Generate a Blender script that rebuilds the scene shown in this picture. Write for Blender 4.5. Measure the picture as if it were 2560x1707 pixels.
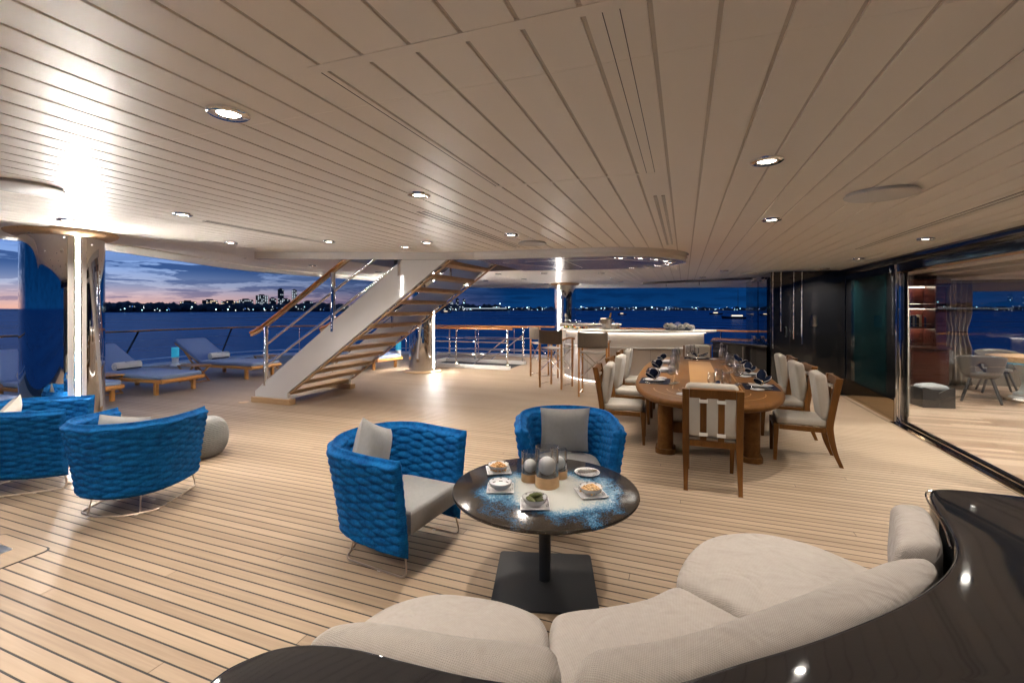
import bpy, bmesh, math, random
import numpy as np
from mathutils import Vector, Matrix

random.seed(7)
RAD = math.radians
SC = bpy.context.scene
COL = SC.collection
for o in list(bpy.data.objects):
    bpy.data.objects.remove(o)

# ------------------------------------------------------------------ camera
EYE = 1.65
cam = bpy.data.cameras.new('camera')
cam.sensor_width = 36.0
cam.lens = 36.0 * 1141 / 2560
cam.shift_y = -82.5 / 2560
cam.clip_start = 0.05
cam.clip_end = 30000
camo = bpy.data.objects.new('camera', cam)
camo.location = (0, 0, EYE)
camo.rotation_euler = (RAD(90), 0, RAD(20.65))
COL.objects.link(camo)
SC.camera = camo

# ------------------------------------------------------------------ render / exposure
SC.render.engine = 'CYCLES'
SC.view_settings.view_transform = 'Standard'
SC.view_settings.look = 'None'
SC.view_settings.exposure = 0.68
SC.view_settings.gamma = 1.0
SC.cycles.use_denoising = True
try:
    SC.cycles.denoiser = 'OPENIMAGEDENOISE'
except Exception:
    pass
SC.cycles.max_bounces = 7
SC.cycles.diffuse_bounces = 5
SC.cycles.glossy_bounces = 3
SC.cycles.transmission_bounces = 4
SC.cycles.use_adaptive_sampling = True
SC.cycles.adaptive_threshold = 0.02
SC.cycles.transparent_max_bounces = 12
SC.cycles.sample_clamp_indirect = 6.0
SC.cycles.caustics_reflective = False
SC.cycles.caustics_refractive = False
SC.cycles.use_light_tree = True


# ------------------------------------------------------------------ node helpers
class NT:
    def __init__(self, tree):
        self.t = tree
        self.n = tree.nodes
        self.l = tree.links

    def node(self, typ, **kw):
        n = self.n.new(typ)
        for k, v in kw.items():
            setattr(n, k, v)
        return n

    def math(self, op, a, b=None, clamp=False):
        n = self.n.new('ShaderNodeMath')
        n.operation = op
        n.use_clamp = clamp
        for i, x in enumerate((a, b)):
            if x is None:
                continue
            if isinstance(x, (int, float)):
                n.inputs[i].default_value = x
            else:
                self.l.new(x, n.inputs[i])
        return n.outputs[0]

    def ramp(self, fac, stops, interp='LINEAR'):
        n = self.n.new('ShaderNodeValToRGB')
        n.color_ramp.interpolation = interp
        e = n.color_ramp.elements
        while len(e) > len(stops):
            e.remove(e[-1])
        while len(e) < len(stops):
            e.new(1.0)
        for el, (p, c) in zip(e, stops):
            el.position = p
            el.color = (c, c, c, 1) if isinstance(c, (int, float)) else (*c, 1)
        self.l.new(fac, n.inputs[0])
        return n.outputs[0]

    def mix(self, fac, a, b, blend='MIX'):
        n = self.n.new('ShaderNodeMix')
        n.data_type = 'RGBA'
        n.blend_type = blend
        if isinstance(fac, (int, float)):
            n.inputs[0].default_value = fac
        else:
            self.l.new(fac, n.inputs[0])
        for i, x in ((6, a), (7, b)):
            if isinstance(x, tuple):
                n.inputs[i].default_value = (*x, 1)
            else:
                self.l.new(x, n.inputs[i])
        return n.outputs[2]

    def noise(self, vec, scale, detail=3, rough=0.5, dist=0.0):
        n = self.n.new('ShaderNodeTexNoise')
        n.inputs['Scale'].default_value = scale
        n.inputs['Detail'].default_value = detail
        n.inputs['Roughness'].default_value = rough
        n.inputs['Distortion'].default_value = dist
        if vec is not None:
            self.l.new(vec, n.inputs['Vector'])
        return n.outputs[0]

    def mapping(self, vec, scale=(1, 1, 1), loc=(0, 0, 0), rot=(0, 0, 0)):
        n = self.n.new('ShaderNodeMapping')
        n.inputs['Scale'].default_value = scale
        n.inputs['Location'].default_value = loc
        n.inputs['Rotation'].default_value = rot
        self.l.new(vec, n.inputs['Vector'])
        return n.outputs[0]


# ------------------------------------------------------------------ dusk sky
def make_world():
    w = bpy.data.worlds.new('World')
    SC.world = w
    w.use_nodes = True
    T = NT(w.node_tree)
    T.n.clear()
    out = T.node('ShaderNodeOutputWorld')
    bg = T.node('ShaderNodeBackground')
    T.l.new(bg.outputs[0], out.inputs[0])
    co = T.node('ShaderNodeTexCoord').outputs['Generated']
    sep = T.node('ShaderNodeSeparateXYZ')
    T.l.new(co, sep.inputs[0])
    x, y, z = sep.outputs
    # horizontal bearing towards the afterglow
    hl = T.math('SQRT', T.math('ADD', T.math('MULTIPLY', x, x), T.math('ADD', T.math('MULTIPLY', y, y), 1e-6)))
    az = T.math('DIVIDE', T.math('ADD', T.math('MULTIPLY', x, -0.975), T.math('MULTIPLY', y, 0.222)), hl)
    side = T.ramp(T.math('ADD', T.math('MULTIPLY', az, 0.5), 0.5), [(0.0, 0.0), (0.78, 0.0), (0.87, 0.16), (0.94, 0.60), (0.985, 1.0)])
    el = T.math('MAXIMUM', z, 0.0)
    warm = T.ramp(el, [(0.0, (0.55, 0.30, 0.24)), (0.018, (0.47, 0.32, 0.32)), (0.040, (0.28, 0.31, 0.43)), (0.07, (0.17, 0.265, 0.49)),
                       (0.12, (0.10, 0.20, 0.47)), (0.30, (0.09, 0.17, 0.43)), (1.0, (0.07, 0.14, 0.34))])
    cold = T.ramp(el, [(0.0, (0.002, 0.028, 0.105)), (0.06, (0.001, 0.020, 0.080)), (0.25, (0.004, 0.026, 0.095)),
                       (0.6, (0.05, 0.11, 0.28)), (1.0, (0.07, 0.14, 0.34))])
    sky = T.mix(side, cold, warm)
    # flat layered cloud banks
    v1 = T.mapping(co, scale=(5.2, 5.2, 34.0), loc=(1.3, 2.1, 0.35))
    n1 = T.noise(v1, 1.0, detail=7, rough=0.60, dist=0.35)
    v2 = T.mapping(co, scale=(11.0, 11.0, 95.0), loc=(4.3, 0.1, 2.0))
    n2 = T.noise(v2, 1.0, detail=6, rough=0.62, dist=0.2)
    m1 = T.ramp(n1, [(0.0, 0.0), (0.485, 0.0), (0.510, 1.0)])
    m2 = T.ramp(n2, [(0.0, 0.0), (0.50, 0.0), (0.57, 0.85)])
    low = T.ramp(el, [(0.0, 0.75), (0.045, 1.0), (0.09, 0.25), (0.15, 0.0)])
    m2 = T.math('MULTIPLY', m2, low)
    mid = T.ramp(el, [(0.0, 0.0), (0.04, 0.45), (0.07, 1.0), (0.16, 0.9), (0.4, 0.5), (1.0, 0.2)])
    m1 = T.math('MULTIPLY', m1, mid)
    m = T.math('MAXIMUM', m1, m2)
    cw = T.ramp(el, [(0.0, (0.16, 0.12, 0.19)), (0.05, (0.020, 0.055, 0.165)), (0.2, (0.035, 0.07, 0.20))])
    cloud = T.mix(side, (0.001, 0.014, 0.058), cw)
    sky = T.mix(T.math('MULTIPLY', m, 0.95), sky, cloud)
    # below the horizon the dome goes on as dark sea air
    below = T.math('LESS_THAN', z, -0.002)
    sky = T.mix(below, sky, (0.002, 0.02, 0.07))
    T.l.new(sky, bg.inputs[0])
    bg.inputs[1].default_value = 1.0
    w.cycles.sampling_method = 'MANUAL'
    w.cycles.sample_map_resolution = 256


make_world()


# ------------------------------------------------------------------ materials
MATS = {}


def pbr(name, col, rough=0.5, metal=0.0, spec=0.5, coat=0.0, coat_rough=0.1, emit=None, estr=0.0, trans=0.0, ior=1.45,
        var=0.0, vscale=8.0, bump=0.0, bscale=60.0, stretch=None, col2=None, alpha=1.0, sheen=0.0, detail=4):
    m = bpy.data.materials.new(name)
    m.use_nodes = True
    T = NT(m.node_tree)
    b = T.n['Principled BSDF']
    b.inputs['Base Color'].default_value = (*col, 1)
    b.inputs['Roughness'].default_value = rough
    b.inputs['Metallic'].default_value = metal
    b.inputs['Specular IOR Level'].default_value = spec
    b.inputs['Coat Weight'].default_value = coat
    b.inputs['Coat Roughness'].default_value = coat_rough
    b.inputs['Transmission Weight'].default_value = trans
    b.inputs['IOR'].default_value = ior
    b.inputs['Alpha'].default_value = alpha
    b.inputs['Sheen Weight'].default_value = sheen
    if emit:
        b.inputs['Emission Color'].default_value = (*emit, 1)
        b.inputs['Emission Strength'].default_value = estr
    if var or bump:
        co = T.node('ShaderNodeTexCoord').outputs['Object']
        if stretch:
            co = T.mapping(co, scale=stretch)
        if var:
            n = T.noise(co, vscale, detail=detail, rough=0.6)
            c2 = col2 or tuple(max(0.0, c * (1 - var)) for c in col)
            c1 = tuple(min(1.0, c * (1 + var)) for c in col) if not col2 else col
            T.l.new(T.ramp(n, [(0.30, c2), (0.70, c1)]), b.inputs['Base Color'])
        if bump:
            n = T.noise(co, bscale, detail=2)
            bp = T.node('ShaderNodeBump')
            bp.inputs['Strength'].default_value = bump
            bp.inputs['Distance'].default_value = 0.004
            T.l.new(n, bp.inputs['Height'])
            T.l.new(bp.outputs[0], b.inputs['Normal'])
    MATS[name] = m
    return m


def weave(name, col, col2, scale=420.0, bump=0.5, rough=0.85, sheen=0.2, var=0.0, space='Object', dist=0.0015, mottle=0.7, wrinkle=0.0, nscale=30.0):
    """woven cloth: two crossed thread sets in relief, with threads of two tones"""
    m = bpy.data.materials.new(name)
    m.use_nodes = True
    T = NT(m.node_tree)
    b = T.n['Principled BSDF']
    b.inputs['Roughness'].default_value = rough
    b.inputs['Specular IOR Level'].default_value = 0.10
    b.inputs['Sheen Weight'].default_value = sheen
    co = T.node('ShaderNodeTexCoord').outputs[space]
    sep = T.node('ShaderNodeSeparateXYZ')
    T.l.new(co, sep.inputs[0])
    ns = T.node('ShaderNodeSeparateXYZ')
    T.l.new(T.node('ShaderNodeTexCoord').outputs['Normal'], ns.inputs[0])
    up = T.ramp(T.math('ABSOLUTE', ns.outputs[2]), [(0.35, 0.0), (0.65, 1.0)])
    sx = T.math('SINE', T.math('MULTIPLY', T.math('ADD', sep.outputs[0], sep.outputs[1]), scale * 0.71))
    sy = T.math('SINE', T.math('MULTIPLY', T.math('SUBTRACT', sep.outputs[0], sep.outputs[1]), scale * 0.71))
    sz = T.math('SINE', T.math('MULTIPLY', sep.outputs[2], scale))
    st_ = T.math('SINE', T.math('MULTIPLY', T.math('ADD', sep.outputs[0], sep.outputs[1]), scale * 0.8))
    flat = T.math('MULTIPLY', T.math('MULTIPLY', sx, sy), up)
    side = T.math('MULTIPLY', T.math('MULTIPLY', sz, st_), T.math('SUBTRACT', 1.0, up))
    w = T.math('ADD', T.math('MULTIPLY', T.math('ADD', flat, side), 0.5), 0.5)
    n = T.noise(co, nscale, detail=5, rough=0.75)
    f = T.math('ADD', T.math('MULTIPLY', w, 0.7), T.math('ADD', 0.15, T.math('MULTIPLY', T.math('SUBTRACT', n, 0.5), mottle)), clamp=True)
    T.l.new(T.mix(f, col2, col), b.inputs['Base Color'])
    bp = T.node('ShaderNodeBump')
    bp.inputs['Strength'].default_value = bump
    bp.inputs['Distance'].default_value = dist
    if wrinkle:
        w = T.math('ADD', w, T.math('MULTIPLY', T.noise(co, 5.0, detail=2, rough=0.5, dist=1.2), wrinkle * 8))
    T.l.new(w, bp.inputs['Height'])
    T.l.new(bp.outputs[0], b.inputs['Normal'])
    MATS[name] = m
    return m


def teak(name, c1, c2, rough=0.5, grain=(1.2, 26, 26), spec=0.4, coat=0.0, per_object=0.25, bump=0.15):
    """wood with long grain along the local x axis and a tone of its own for each piece"""
    m = bpy.data.materials.new(name)
    m.use_nodes = True
    T = NT(m.node_tree)
    b = T.n['Principled BSDF']
    co = T.node('ShaderNodeTexCoord').outputs['Object']
    oi = T.node('ShaderNodeObjectInfo')
    off = T.node('ShaderNodeVectorMath', operation='SCALE')
    T.l.new(oi.outputs['Location'], off.inputs[0])
    off.inputs['Scale'].default_value = 3.7
    ad = T.node('ShaderNodeVectorMath', operation='ADD')
    T.l.new(co, ad.inputs[0])
    T.l.new(off.outputs[0], ad.inputs[1])
    v = T.mapping(ad.outputs[0], scale=grain)
    n = T.noise(v, 1.0, detail=5, rough=0.6, dist=0.6)
    n2 = T.noise(T.mapping(ad.outputs[0], scale=(0.5, 3.0, 3.0)), 1.0, detail=2)
    f = T.math('ADD', T.math('MULTIPLY', n, 0.6), T.math('MULTIPLY', n2, 0.4))
    f = T.math('ADD', f, T.math('MULTIPLY', T.math('SUBTRACT', oi.outputs['Random'], 0.5), per_object))
    T.l.new(T.ramp(f, [(0.30, c2), (0.68, c1)]), b.inputs['Base Color'])
    T.l.new(T.math('ADD', T.math('MULTIPLY', n, 0.2), rough - 0.1), b.inputs['Roughness'])
    b.inputs['Specular IOR Level'].default_value = spec
    b.inputs['Coat Weight'].default_value = coat
    b.inputs['Coat Roughness'].default_value = 0.08
    bp = T.node('ShaderNodeBump')
    bp.inputs['Strength'].default_value = bump
    bp.inputs['Distance'].default_value = 0.001
    T.l.new(n, bp.inputs['Height'])
    T.l.new(bp.outputs[0], b.inputs['Normal'])
    MATS[name] = m
    return m


teak('deck_teak', (0.375, 0.280, 0.196), (0.262, 0.190, 0.128), rough=0.52, spec=0.25, per_object=0.26, grain=(1.6, 45, 45))
pbr('caulk', (0.012, 0.011, 0.010), 0.6)
teak('varnished', (0.50, 0.215, 0.055), (0.33, 0.12, 0.025), rough=0.3, coat=0.6)
teak('oak', (0.56, 0.38, 0.215), (0.42, 0.26, 0.13), rough=0.45)
teak('lounge_wood', (0.56, 0.27, 0.07), (0.40, 0.17, 0.04), rough=0.45)
teak('dining_wood', (0.150, 0.064, 0.015), (0.078, 0.030, 0.007), rough=0.38, spec=0.2, coat=0.0, grain=(30, 30, 1.6), bump=0.05)
teak('table_wood', (0.145, 0.066, 0.021), (0.078, 0.032, 0.009), rough=0.48, spec=0.06, coat=0.0, grain=(18, 1.4, 18))
teak('pale_inlay', (0.36, 0.20, 0.08), (0.28, 0.145, 0.05), rough=0.4, spec=0.15)
teak('stool_wood', (0.50, 0.24, 0.07), (0.36, 0.15, 0.04), rough=0.4)
teak('mahogany', (0.085, 0.022, 0.014), (0.04, 0.010, 0.007), rough=0.3, coat=0.4)
teak('parquet', (0.42, 0.31, 0.225), (0.24, 0.15, 0.095), rough=0.35, grain=(1.0, 9, 9), per_object=0.8)
teak('marquetry', (0.60, 0.42, 0.24), (0.30, 0.17, 0.08), rough=0.35)
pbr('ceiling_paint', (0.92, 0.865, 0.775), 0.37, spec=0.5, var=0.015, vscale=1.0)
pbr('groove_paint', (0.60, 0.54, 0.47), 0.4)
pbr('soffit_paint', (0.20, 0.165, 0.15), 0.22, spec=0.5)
pbr('white_gloss', (0.72, 0.70, 0.675), 0.06, spec=0.5, coat=0.3, coat_rough=0.05)
pbr('cream_lacquer', (0.56, 0.50, 0.44), 0.22, coat=0.3)
pbr('off_white', (0.78, 0.75, 0.70), 0.35)
pbr('speaker_grey', (0.60, 0.585, 0.565), 0.5)
pbr('chrome', (0.86, 0.85, 0.83), 0.045, metal=1.0)
pbr('mirror_steel', (0.83, 0.82, 0.81), 0.03, metal=1.0, bump=0.03, bscale=2.5)
pbr('brushed', (0.74, 0.72, 0.69), 0.28, metal=1.0)
pbr('champagne_metal', (0.68, 0.56, 0.44), 0.28, metal=1.0)
pbr('brass_mirror', (0.62, 0.46, 0.27), 0.08, metal=1.0)
pbr('black_gloss', (0.010, 0.010, 0.011), 0.06, spec=0.6, coat=0.3, coat_rough=0.02)
pbr('sofa_black', (0.012, 0.013, 0.016), 0.045, spec=0.42, coat=0.0, coat_rough=0.05)
pbr('black_metal', (0.014, 0.016, 0.020), 0.45)
pbr('teal_glass', (0.004, 0.018, 0.020), 0.05, spec=0.7)
pbr('rubber', (0.01, 0.01, 0.01), 0.6)
pbr('glass', (1.0, 1.0, 1.0), 0.0, trans=1.0, ior=1.45)
pbr('dark_silver', (0.30, 0.31, 0.33), 0.15, metal=1.0)
pbr('led_dim', (1, 1, 1), 0.3, emit=(1.0, 0.95, 0.89), estr=45.0)
pbr('porcelain', (0.74, 0.74, 0.75), 0.12, coat=0.4)
pbr('wax', (0.86, 0.86, 0.87), 0.3)
pbr('black_print', (0.02, 0.02, 0.02), 0.3)
pbr('nut', (0.62, 0.40, 0.19), 0.5, var=0.25, vscale=60)
pbr('walnut_mix', (0.50, 0.27, 0.10), 0.5, var=0.4, vscale=70)
pbr('pickle', (0.075, 0.085, 0.022), 0.3, var=0.5, vscale=40, bump=0.6, bscale=200)
weave('blue_braid', (0.005, 0.122, 0.350), (0.001, 0.034, 0.140), scale=700, bump=0.35, rough=0.85, sheen=0.0, mottle=2.6, nscale=16.0)
weave('grey_cloth', (0.34, 0.335, 0.325), (0.20, 0.20, 0.20), scale=900, bump=0.5)
weave('sofa_cloth', (0.44, 0.40, 0.365), (0.30, 0.27, 0.245), scale=760, bump=0.8, sheen=0.1, dist=0.002, wrinkle=2.6)
weave('cream_cloth', (0.40, 0.365, 0.315), (0.31, 0.28, 0.24), scale=900, bump=0.35)
weave('pouf_cord', (0.24, 0.24, 0.23), (0.14, 0.14, 0.135), scale=700, bump=0.4)
weave('skylit_cloth', (0.20, 0.27, 0.41), (0.16, 0.215, 0.34), scale=800, bump=0.25)  # blue of the skylight is put into the pad colour
weave('stool_cloth', (0.155, 0.120, 0.088), (0.10, 0.078, 0.058), scale=800, bump=0.3)
weave('towel', (0.66, 0.62, 0.55), (0.50, 0.47, 0.41), scale=500, bump=0.6)
weave('navy_cloth', (0.006, 0.011, 0.032), (0.003, 0.006, 0.018), scale=900, bump=0.3, sheen=0.0)
weave('placemat_cloth', (0.008, 0.012, 0.030), (0.004, 0.006, 0.015), scale=700, bump=0.3, sheen=0.0)
weave('curtain_cloth', (0.30, 0.255, 0.21), (0.22, 0.185, 0.15), scale=700, bump=0.3)
pbr('navy_stripe', (0.012, 0.017, 0.04), 0.7)
pbr('piping_white', (0.70, 0.70, 0.70), 0.6)
pbr('grey_shell', (0.11, 0.10, 0.088), 0.35, coat=0.1)
pbr('charcoal', (0.040, 0.040, 0.042), 0.4)
pbr('lens_light', (1, 1, 1), 0.3, emit=(1.0, 0.93, 0.82), estr=28.0)
pbr('led', (1, 1, 1), 0.3, emit=(1.0, 0.95, 0.89), estr=215.0)
pbr('led_soft', (1, 1, 1), 0.3, emit=(1.0, 0.93, 0.84), estr=4.5)
pbr('shelf_led', (1, 1, 1), 0.3, emit=(1.0, 0.80, 0.60), estr=14.0)
pbr('lantern_glass', (0.05, 0.30, 0.42), 0.2, trans=0.4, emit=(0.03, 0.30, 0.45), estr=0.35)
pbr('leaf', (0.035, 0.085, 0.020), 0.5, var=0.4, vscale=30)
pbr('petal_white', (0.74, 0.72, 0.66), 0.6, var=0.15, vscale=60)
pbr('petal_blue', (0.24, 0.29, 0.50), 0.6, var=0.3, vscale=60)
pbr('gold_foil', (0.72, 0.46, 0.13), 0.3, metal=1.0, bump=0.5, bscale=90)
pbr('bottle_green', (0.012, 0.035, 0.012), 0.08, coat=0.5)
pbr('slate', (0.02, 0.02, 0.022), 0.5)
pbr('food_red', (0.42, 0.045, 0.018), 0.4, var=0.5, vscale=60)
pbr('food_yellow', (0.62, 0.36, 0.04), 0.4, var=0.4, vscale=60)
pbr('food_green', (0.10, 0.20, 0.03), 0.4, var=0.4, vscale=60)
pbr('food_cream', (0.66, 0.52, 0.34), 0.5, var=0.3, vscale=60)
pbr('champagne', (0.85, 0.62, 0.25), 0.05, trans=0.8)
pbr('cream_candle', (0.72, 0.52, 0.28), 0.4)
pbr('land_hazed', (0.045, 0.055, 0.075), 0.95)  # distance haze is put into this bluish colour
pbr('foliage_hazed', (0.040, 0.050, 0.066), 0.95)  # distance haze painted into the tree colour
pbr('building_dark', (0.035, 0.037, 0.042), 0.8)
pbr('lit_window', (0.5, 0.5, 0.5), 0.5, emit=(0.80, 0.92, 1.0), estr=0.9)
pbr('warm_window', (0.5, 0.5, 0.5), 0.5, emit=(1.0, 0.78, 0.50), estr=1.8)
pbr('shore_white', (0.5, 0.5, 0.5), 0.5, emit=(0.85, 0.95, 1.0), estr=4.0)
pbr('shore_blue', (0.5, 0.5, 0.5), 0.5, emit=(0.08, 0.28, 1.0), estr=3.5)
pbr('shore_cyan', (0.5, 0.5, 0.5), 0.5, emit=(0.45, 0.85, 1.0), estr=7.0)
pbr('hull_dark', (0.02, 0.025, 0.035), 0.3)
pbr('boat_white', (0.32, 0.34, 0.38), 0.4)
pbr('room_white', (0.62, 0.58, 0.53), 0.5)
pbr('taupe_wall', (0.17, 0.145, 0.12), 0.6)
pbr('deck_grey', (0.46, 0.46, 0.46), 0.4)


def thin_glass(name, tint=(0.97, 0.98, 0.98), boost=1.0, rough=0.0, power=5.0):
    m = bpy.data.materials.new(name)
    m.use_nodes = True
    T = NT(m.node_tree)
    T.n.clear()
    out = T.node('ShaderNodeOutputMaterial')
    tr = T.node('ShaderNodeBsdfTransparent')
    tr.inputs[0].default_value = (*tint, 1)
    gl = T.node('ShaderNodeBsdfAnisotropic')
    gl.inputs['Roughness'].default_value = rough
    lw = T.node('ShaderNodeLayerWeight')
    lw.inputs[0].default_value = 0.5
    sch = T.math('ADD', T.math('MULTIPLY', T.math('POWER', lw.outputs['Facing'], power), 0.95), 0.045)
    mx = T.node('ShaderNodeMixShader')
    T.l.new(T.math('MULTIPLY', sch, boost, clamp=True), mx.inputs[0])
    T.l.new(tr.outputs[0], mx.inputs[1])
    T.l.new(gl.outputs[0], mx.inputs[2])
    T.l.new(mx.outputs[0], out.inputs[0])
    MATS[name] = m


thin_glass('pane', (0.90, 0.93, 0.94), 1.0)
thin_glass('stemware', (0.985, 0.99, 0.99), 2.0, 0.04, 2.4)
thin_glass('smoke_glass', (0.45, 0.50, 0.55), 1.2)


def glaze_mat():
    """round table top: brown speckled rim, blue halo, cream crackled middle"""
    m = bpy.data.materials.new('lava_glaze')
    m.use_nodes = True
    T = NT(m.node_tree)
    b = T.n['Principled BSDF']
    co = T.node('ShaderNodeTexCoord').outputs['Object']
    off = T.node('ShaderNodeVectorMath', operation='SUBTRACT')
    T.l.new(co, off.inputs[0])
    off.inputs[1].default_value = (0.02, -0.06, 0)
    sep = T.node('ShaderNodeSeparateXYZ')
    T.l.new(off.outputs[0], sep.inputs[0])
    r = T.math('SQRT', T.math('ADD', T.math('MULTIPLY', sep.outputs[0], sep.outputs[0]), T.math('MULTIPLY', sep.outputs[1], sep.outputs[1])))
    big = T.noise(co, 3.4, detail=2, rough=0.5)
    fine = T.noise(co, 150.0, detail=1, rough=0.6)
    mid = T.noise(co, 30.0, detail=3, rough=0.6)
    r = T.math('ADD', r, T.math('MULTIPLY', T.math('SUBTRACT', big, 0.5), 0.50))
    r = T.math('ADD', r, T.math('MULTIPLY', T.math('SUBTRACT', mid, 0.5), 0.10))
    r = T.math('ADD', r, T.math('MULTIPLY', T.math('SUBTRACT', fine, 0.5), 0.24))
    c = T.ramp(r, [(0.0, (0.50, 0.50, 0.46)), (0.24, (0.46, 0.47, 0.44)), (0.29, (0.26, 0.35, 0.40)), (0.34, (0.06, 0.17, 0.28)),
                   (0.385, (0.010, 0.05, 0.11)), (0.425, (0.022, 0.017, 0.013)), (1.0, (0.024, 0.018, 0.014))])
    dots = T.noise(co, 170.0, detail=1)
    d = T.ramp(dots, [(0.0, 0.0), (0.70, 0.0), (0.74, 1.0)])
    c = T.mix(T.math('MULTIPLY', d, 0.55), c, (0.30, 0.26, 0.20))
    T.l.new(c, b.inputs['Base Color'])
    b.inputs['Specular IOR Level'].default_value = 0.3
    b.inputs['Roughness'].default_value = 0.13
    b.inputs['Coat Weight'].default_value = 0.0
    b.inputs['Coat Roughness'].default_value = 0.04
    MATS['lava_glaze'] = m


glaze_mat()


def sea_mat():
    m = bpy.data.materials.new('sea_water')
    m.use_nodes = True
    T = NT(m.node_tree)
    T.n.clear()
    out = T.node('ShaderNodeOutputMaterial')
    df = T.node('ShaderNodeBsdfDiffuse')
    gl = T.node('ShaderNodeBsdfAnisotropic')
    gl.inputs['Roughness'].default_value = 0.16
    gl.inputs['Color'].default_value = (0.75, 0.9, 1.0, 1)
    mx = T.node('ShaderNodeMixShader')
    co = T.node('ShaderNodeTexCoord').outputs['Object']
    n1 = T.noise(T.mapping(co, scale=(0.30, 0.12, 1), rot=(0, 0, 0.4)), 1.0, detail=4, rough=0.6)
    n2 = T.noise(T.mapping(co, scale=(1.4, 0.8, 1), rot=(0, 0, -0.3)), 1.0, detail=4, rough=0.6)
    n3 = T.noise(T.mapping(co, scale=(0.012, 0.03, 1)), 1.0, detail=3)
    h = T.math('ADD', T.math('MULTIPLY', n1, 0.7), T.math('MULTIPLY', n2, 0.3))
    bp = T.node('ShaderNodeBump')
    bp.inputs['Strength'].default_value = 1.0
    bp.inputs['Distance'].default_value = 2.2
    T.l.new(h, bp.inputs['Height'])
    for b in (df, gl):
        T.l.new(bp.outputs[0], b.inputs['Normal'])
    T.l.new(T.ramp(n3, [(0.3, (0.002, 0.052, 0.155)), (0.7, (0.004, 0.095, 0.245))]), df.inputs['Color'])
    mx.inputs[0].default_value = 0.22
    T.l.new(df.outputs[0], mx.inputs[1])
    T.l.new(gl.outputs[0], mx.inputs[2])
    T.l.new(mx.outputs[0], out.inputs[0])
    MATS['sea_water'] = m


sea_mat()


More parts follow.
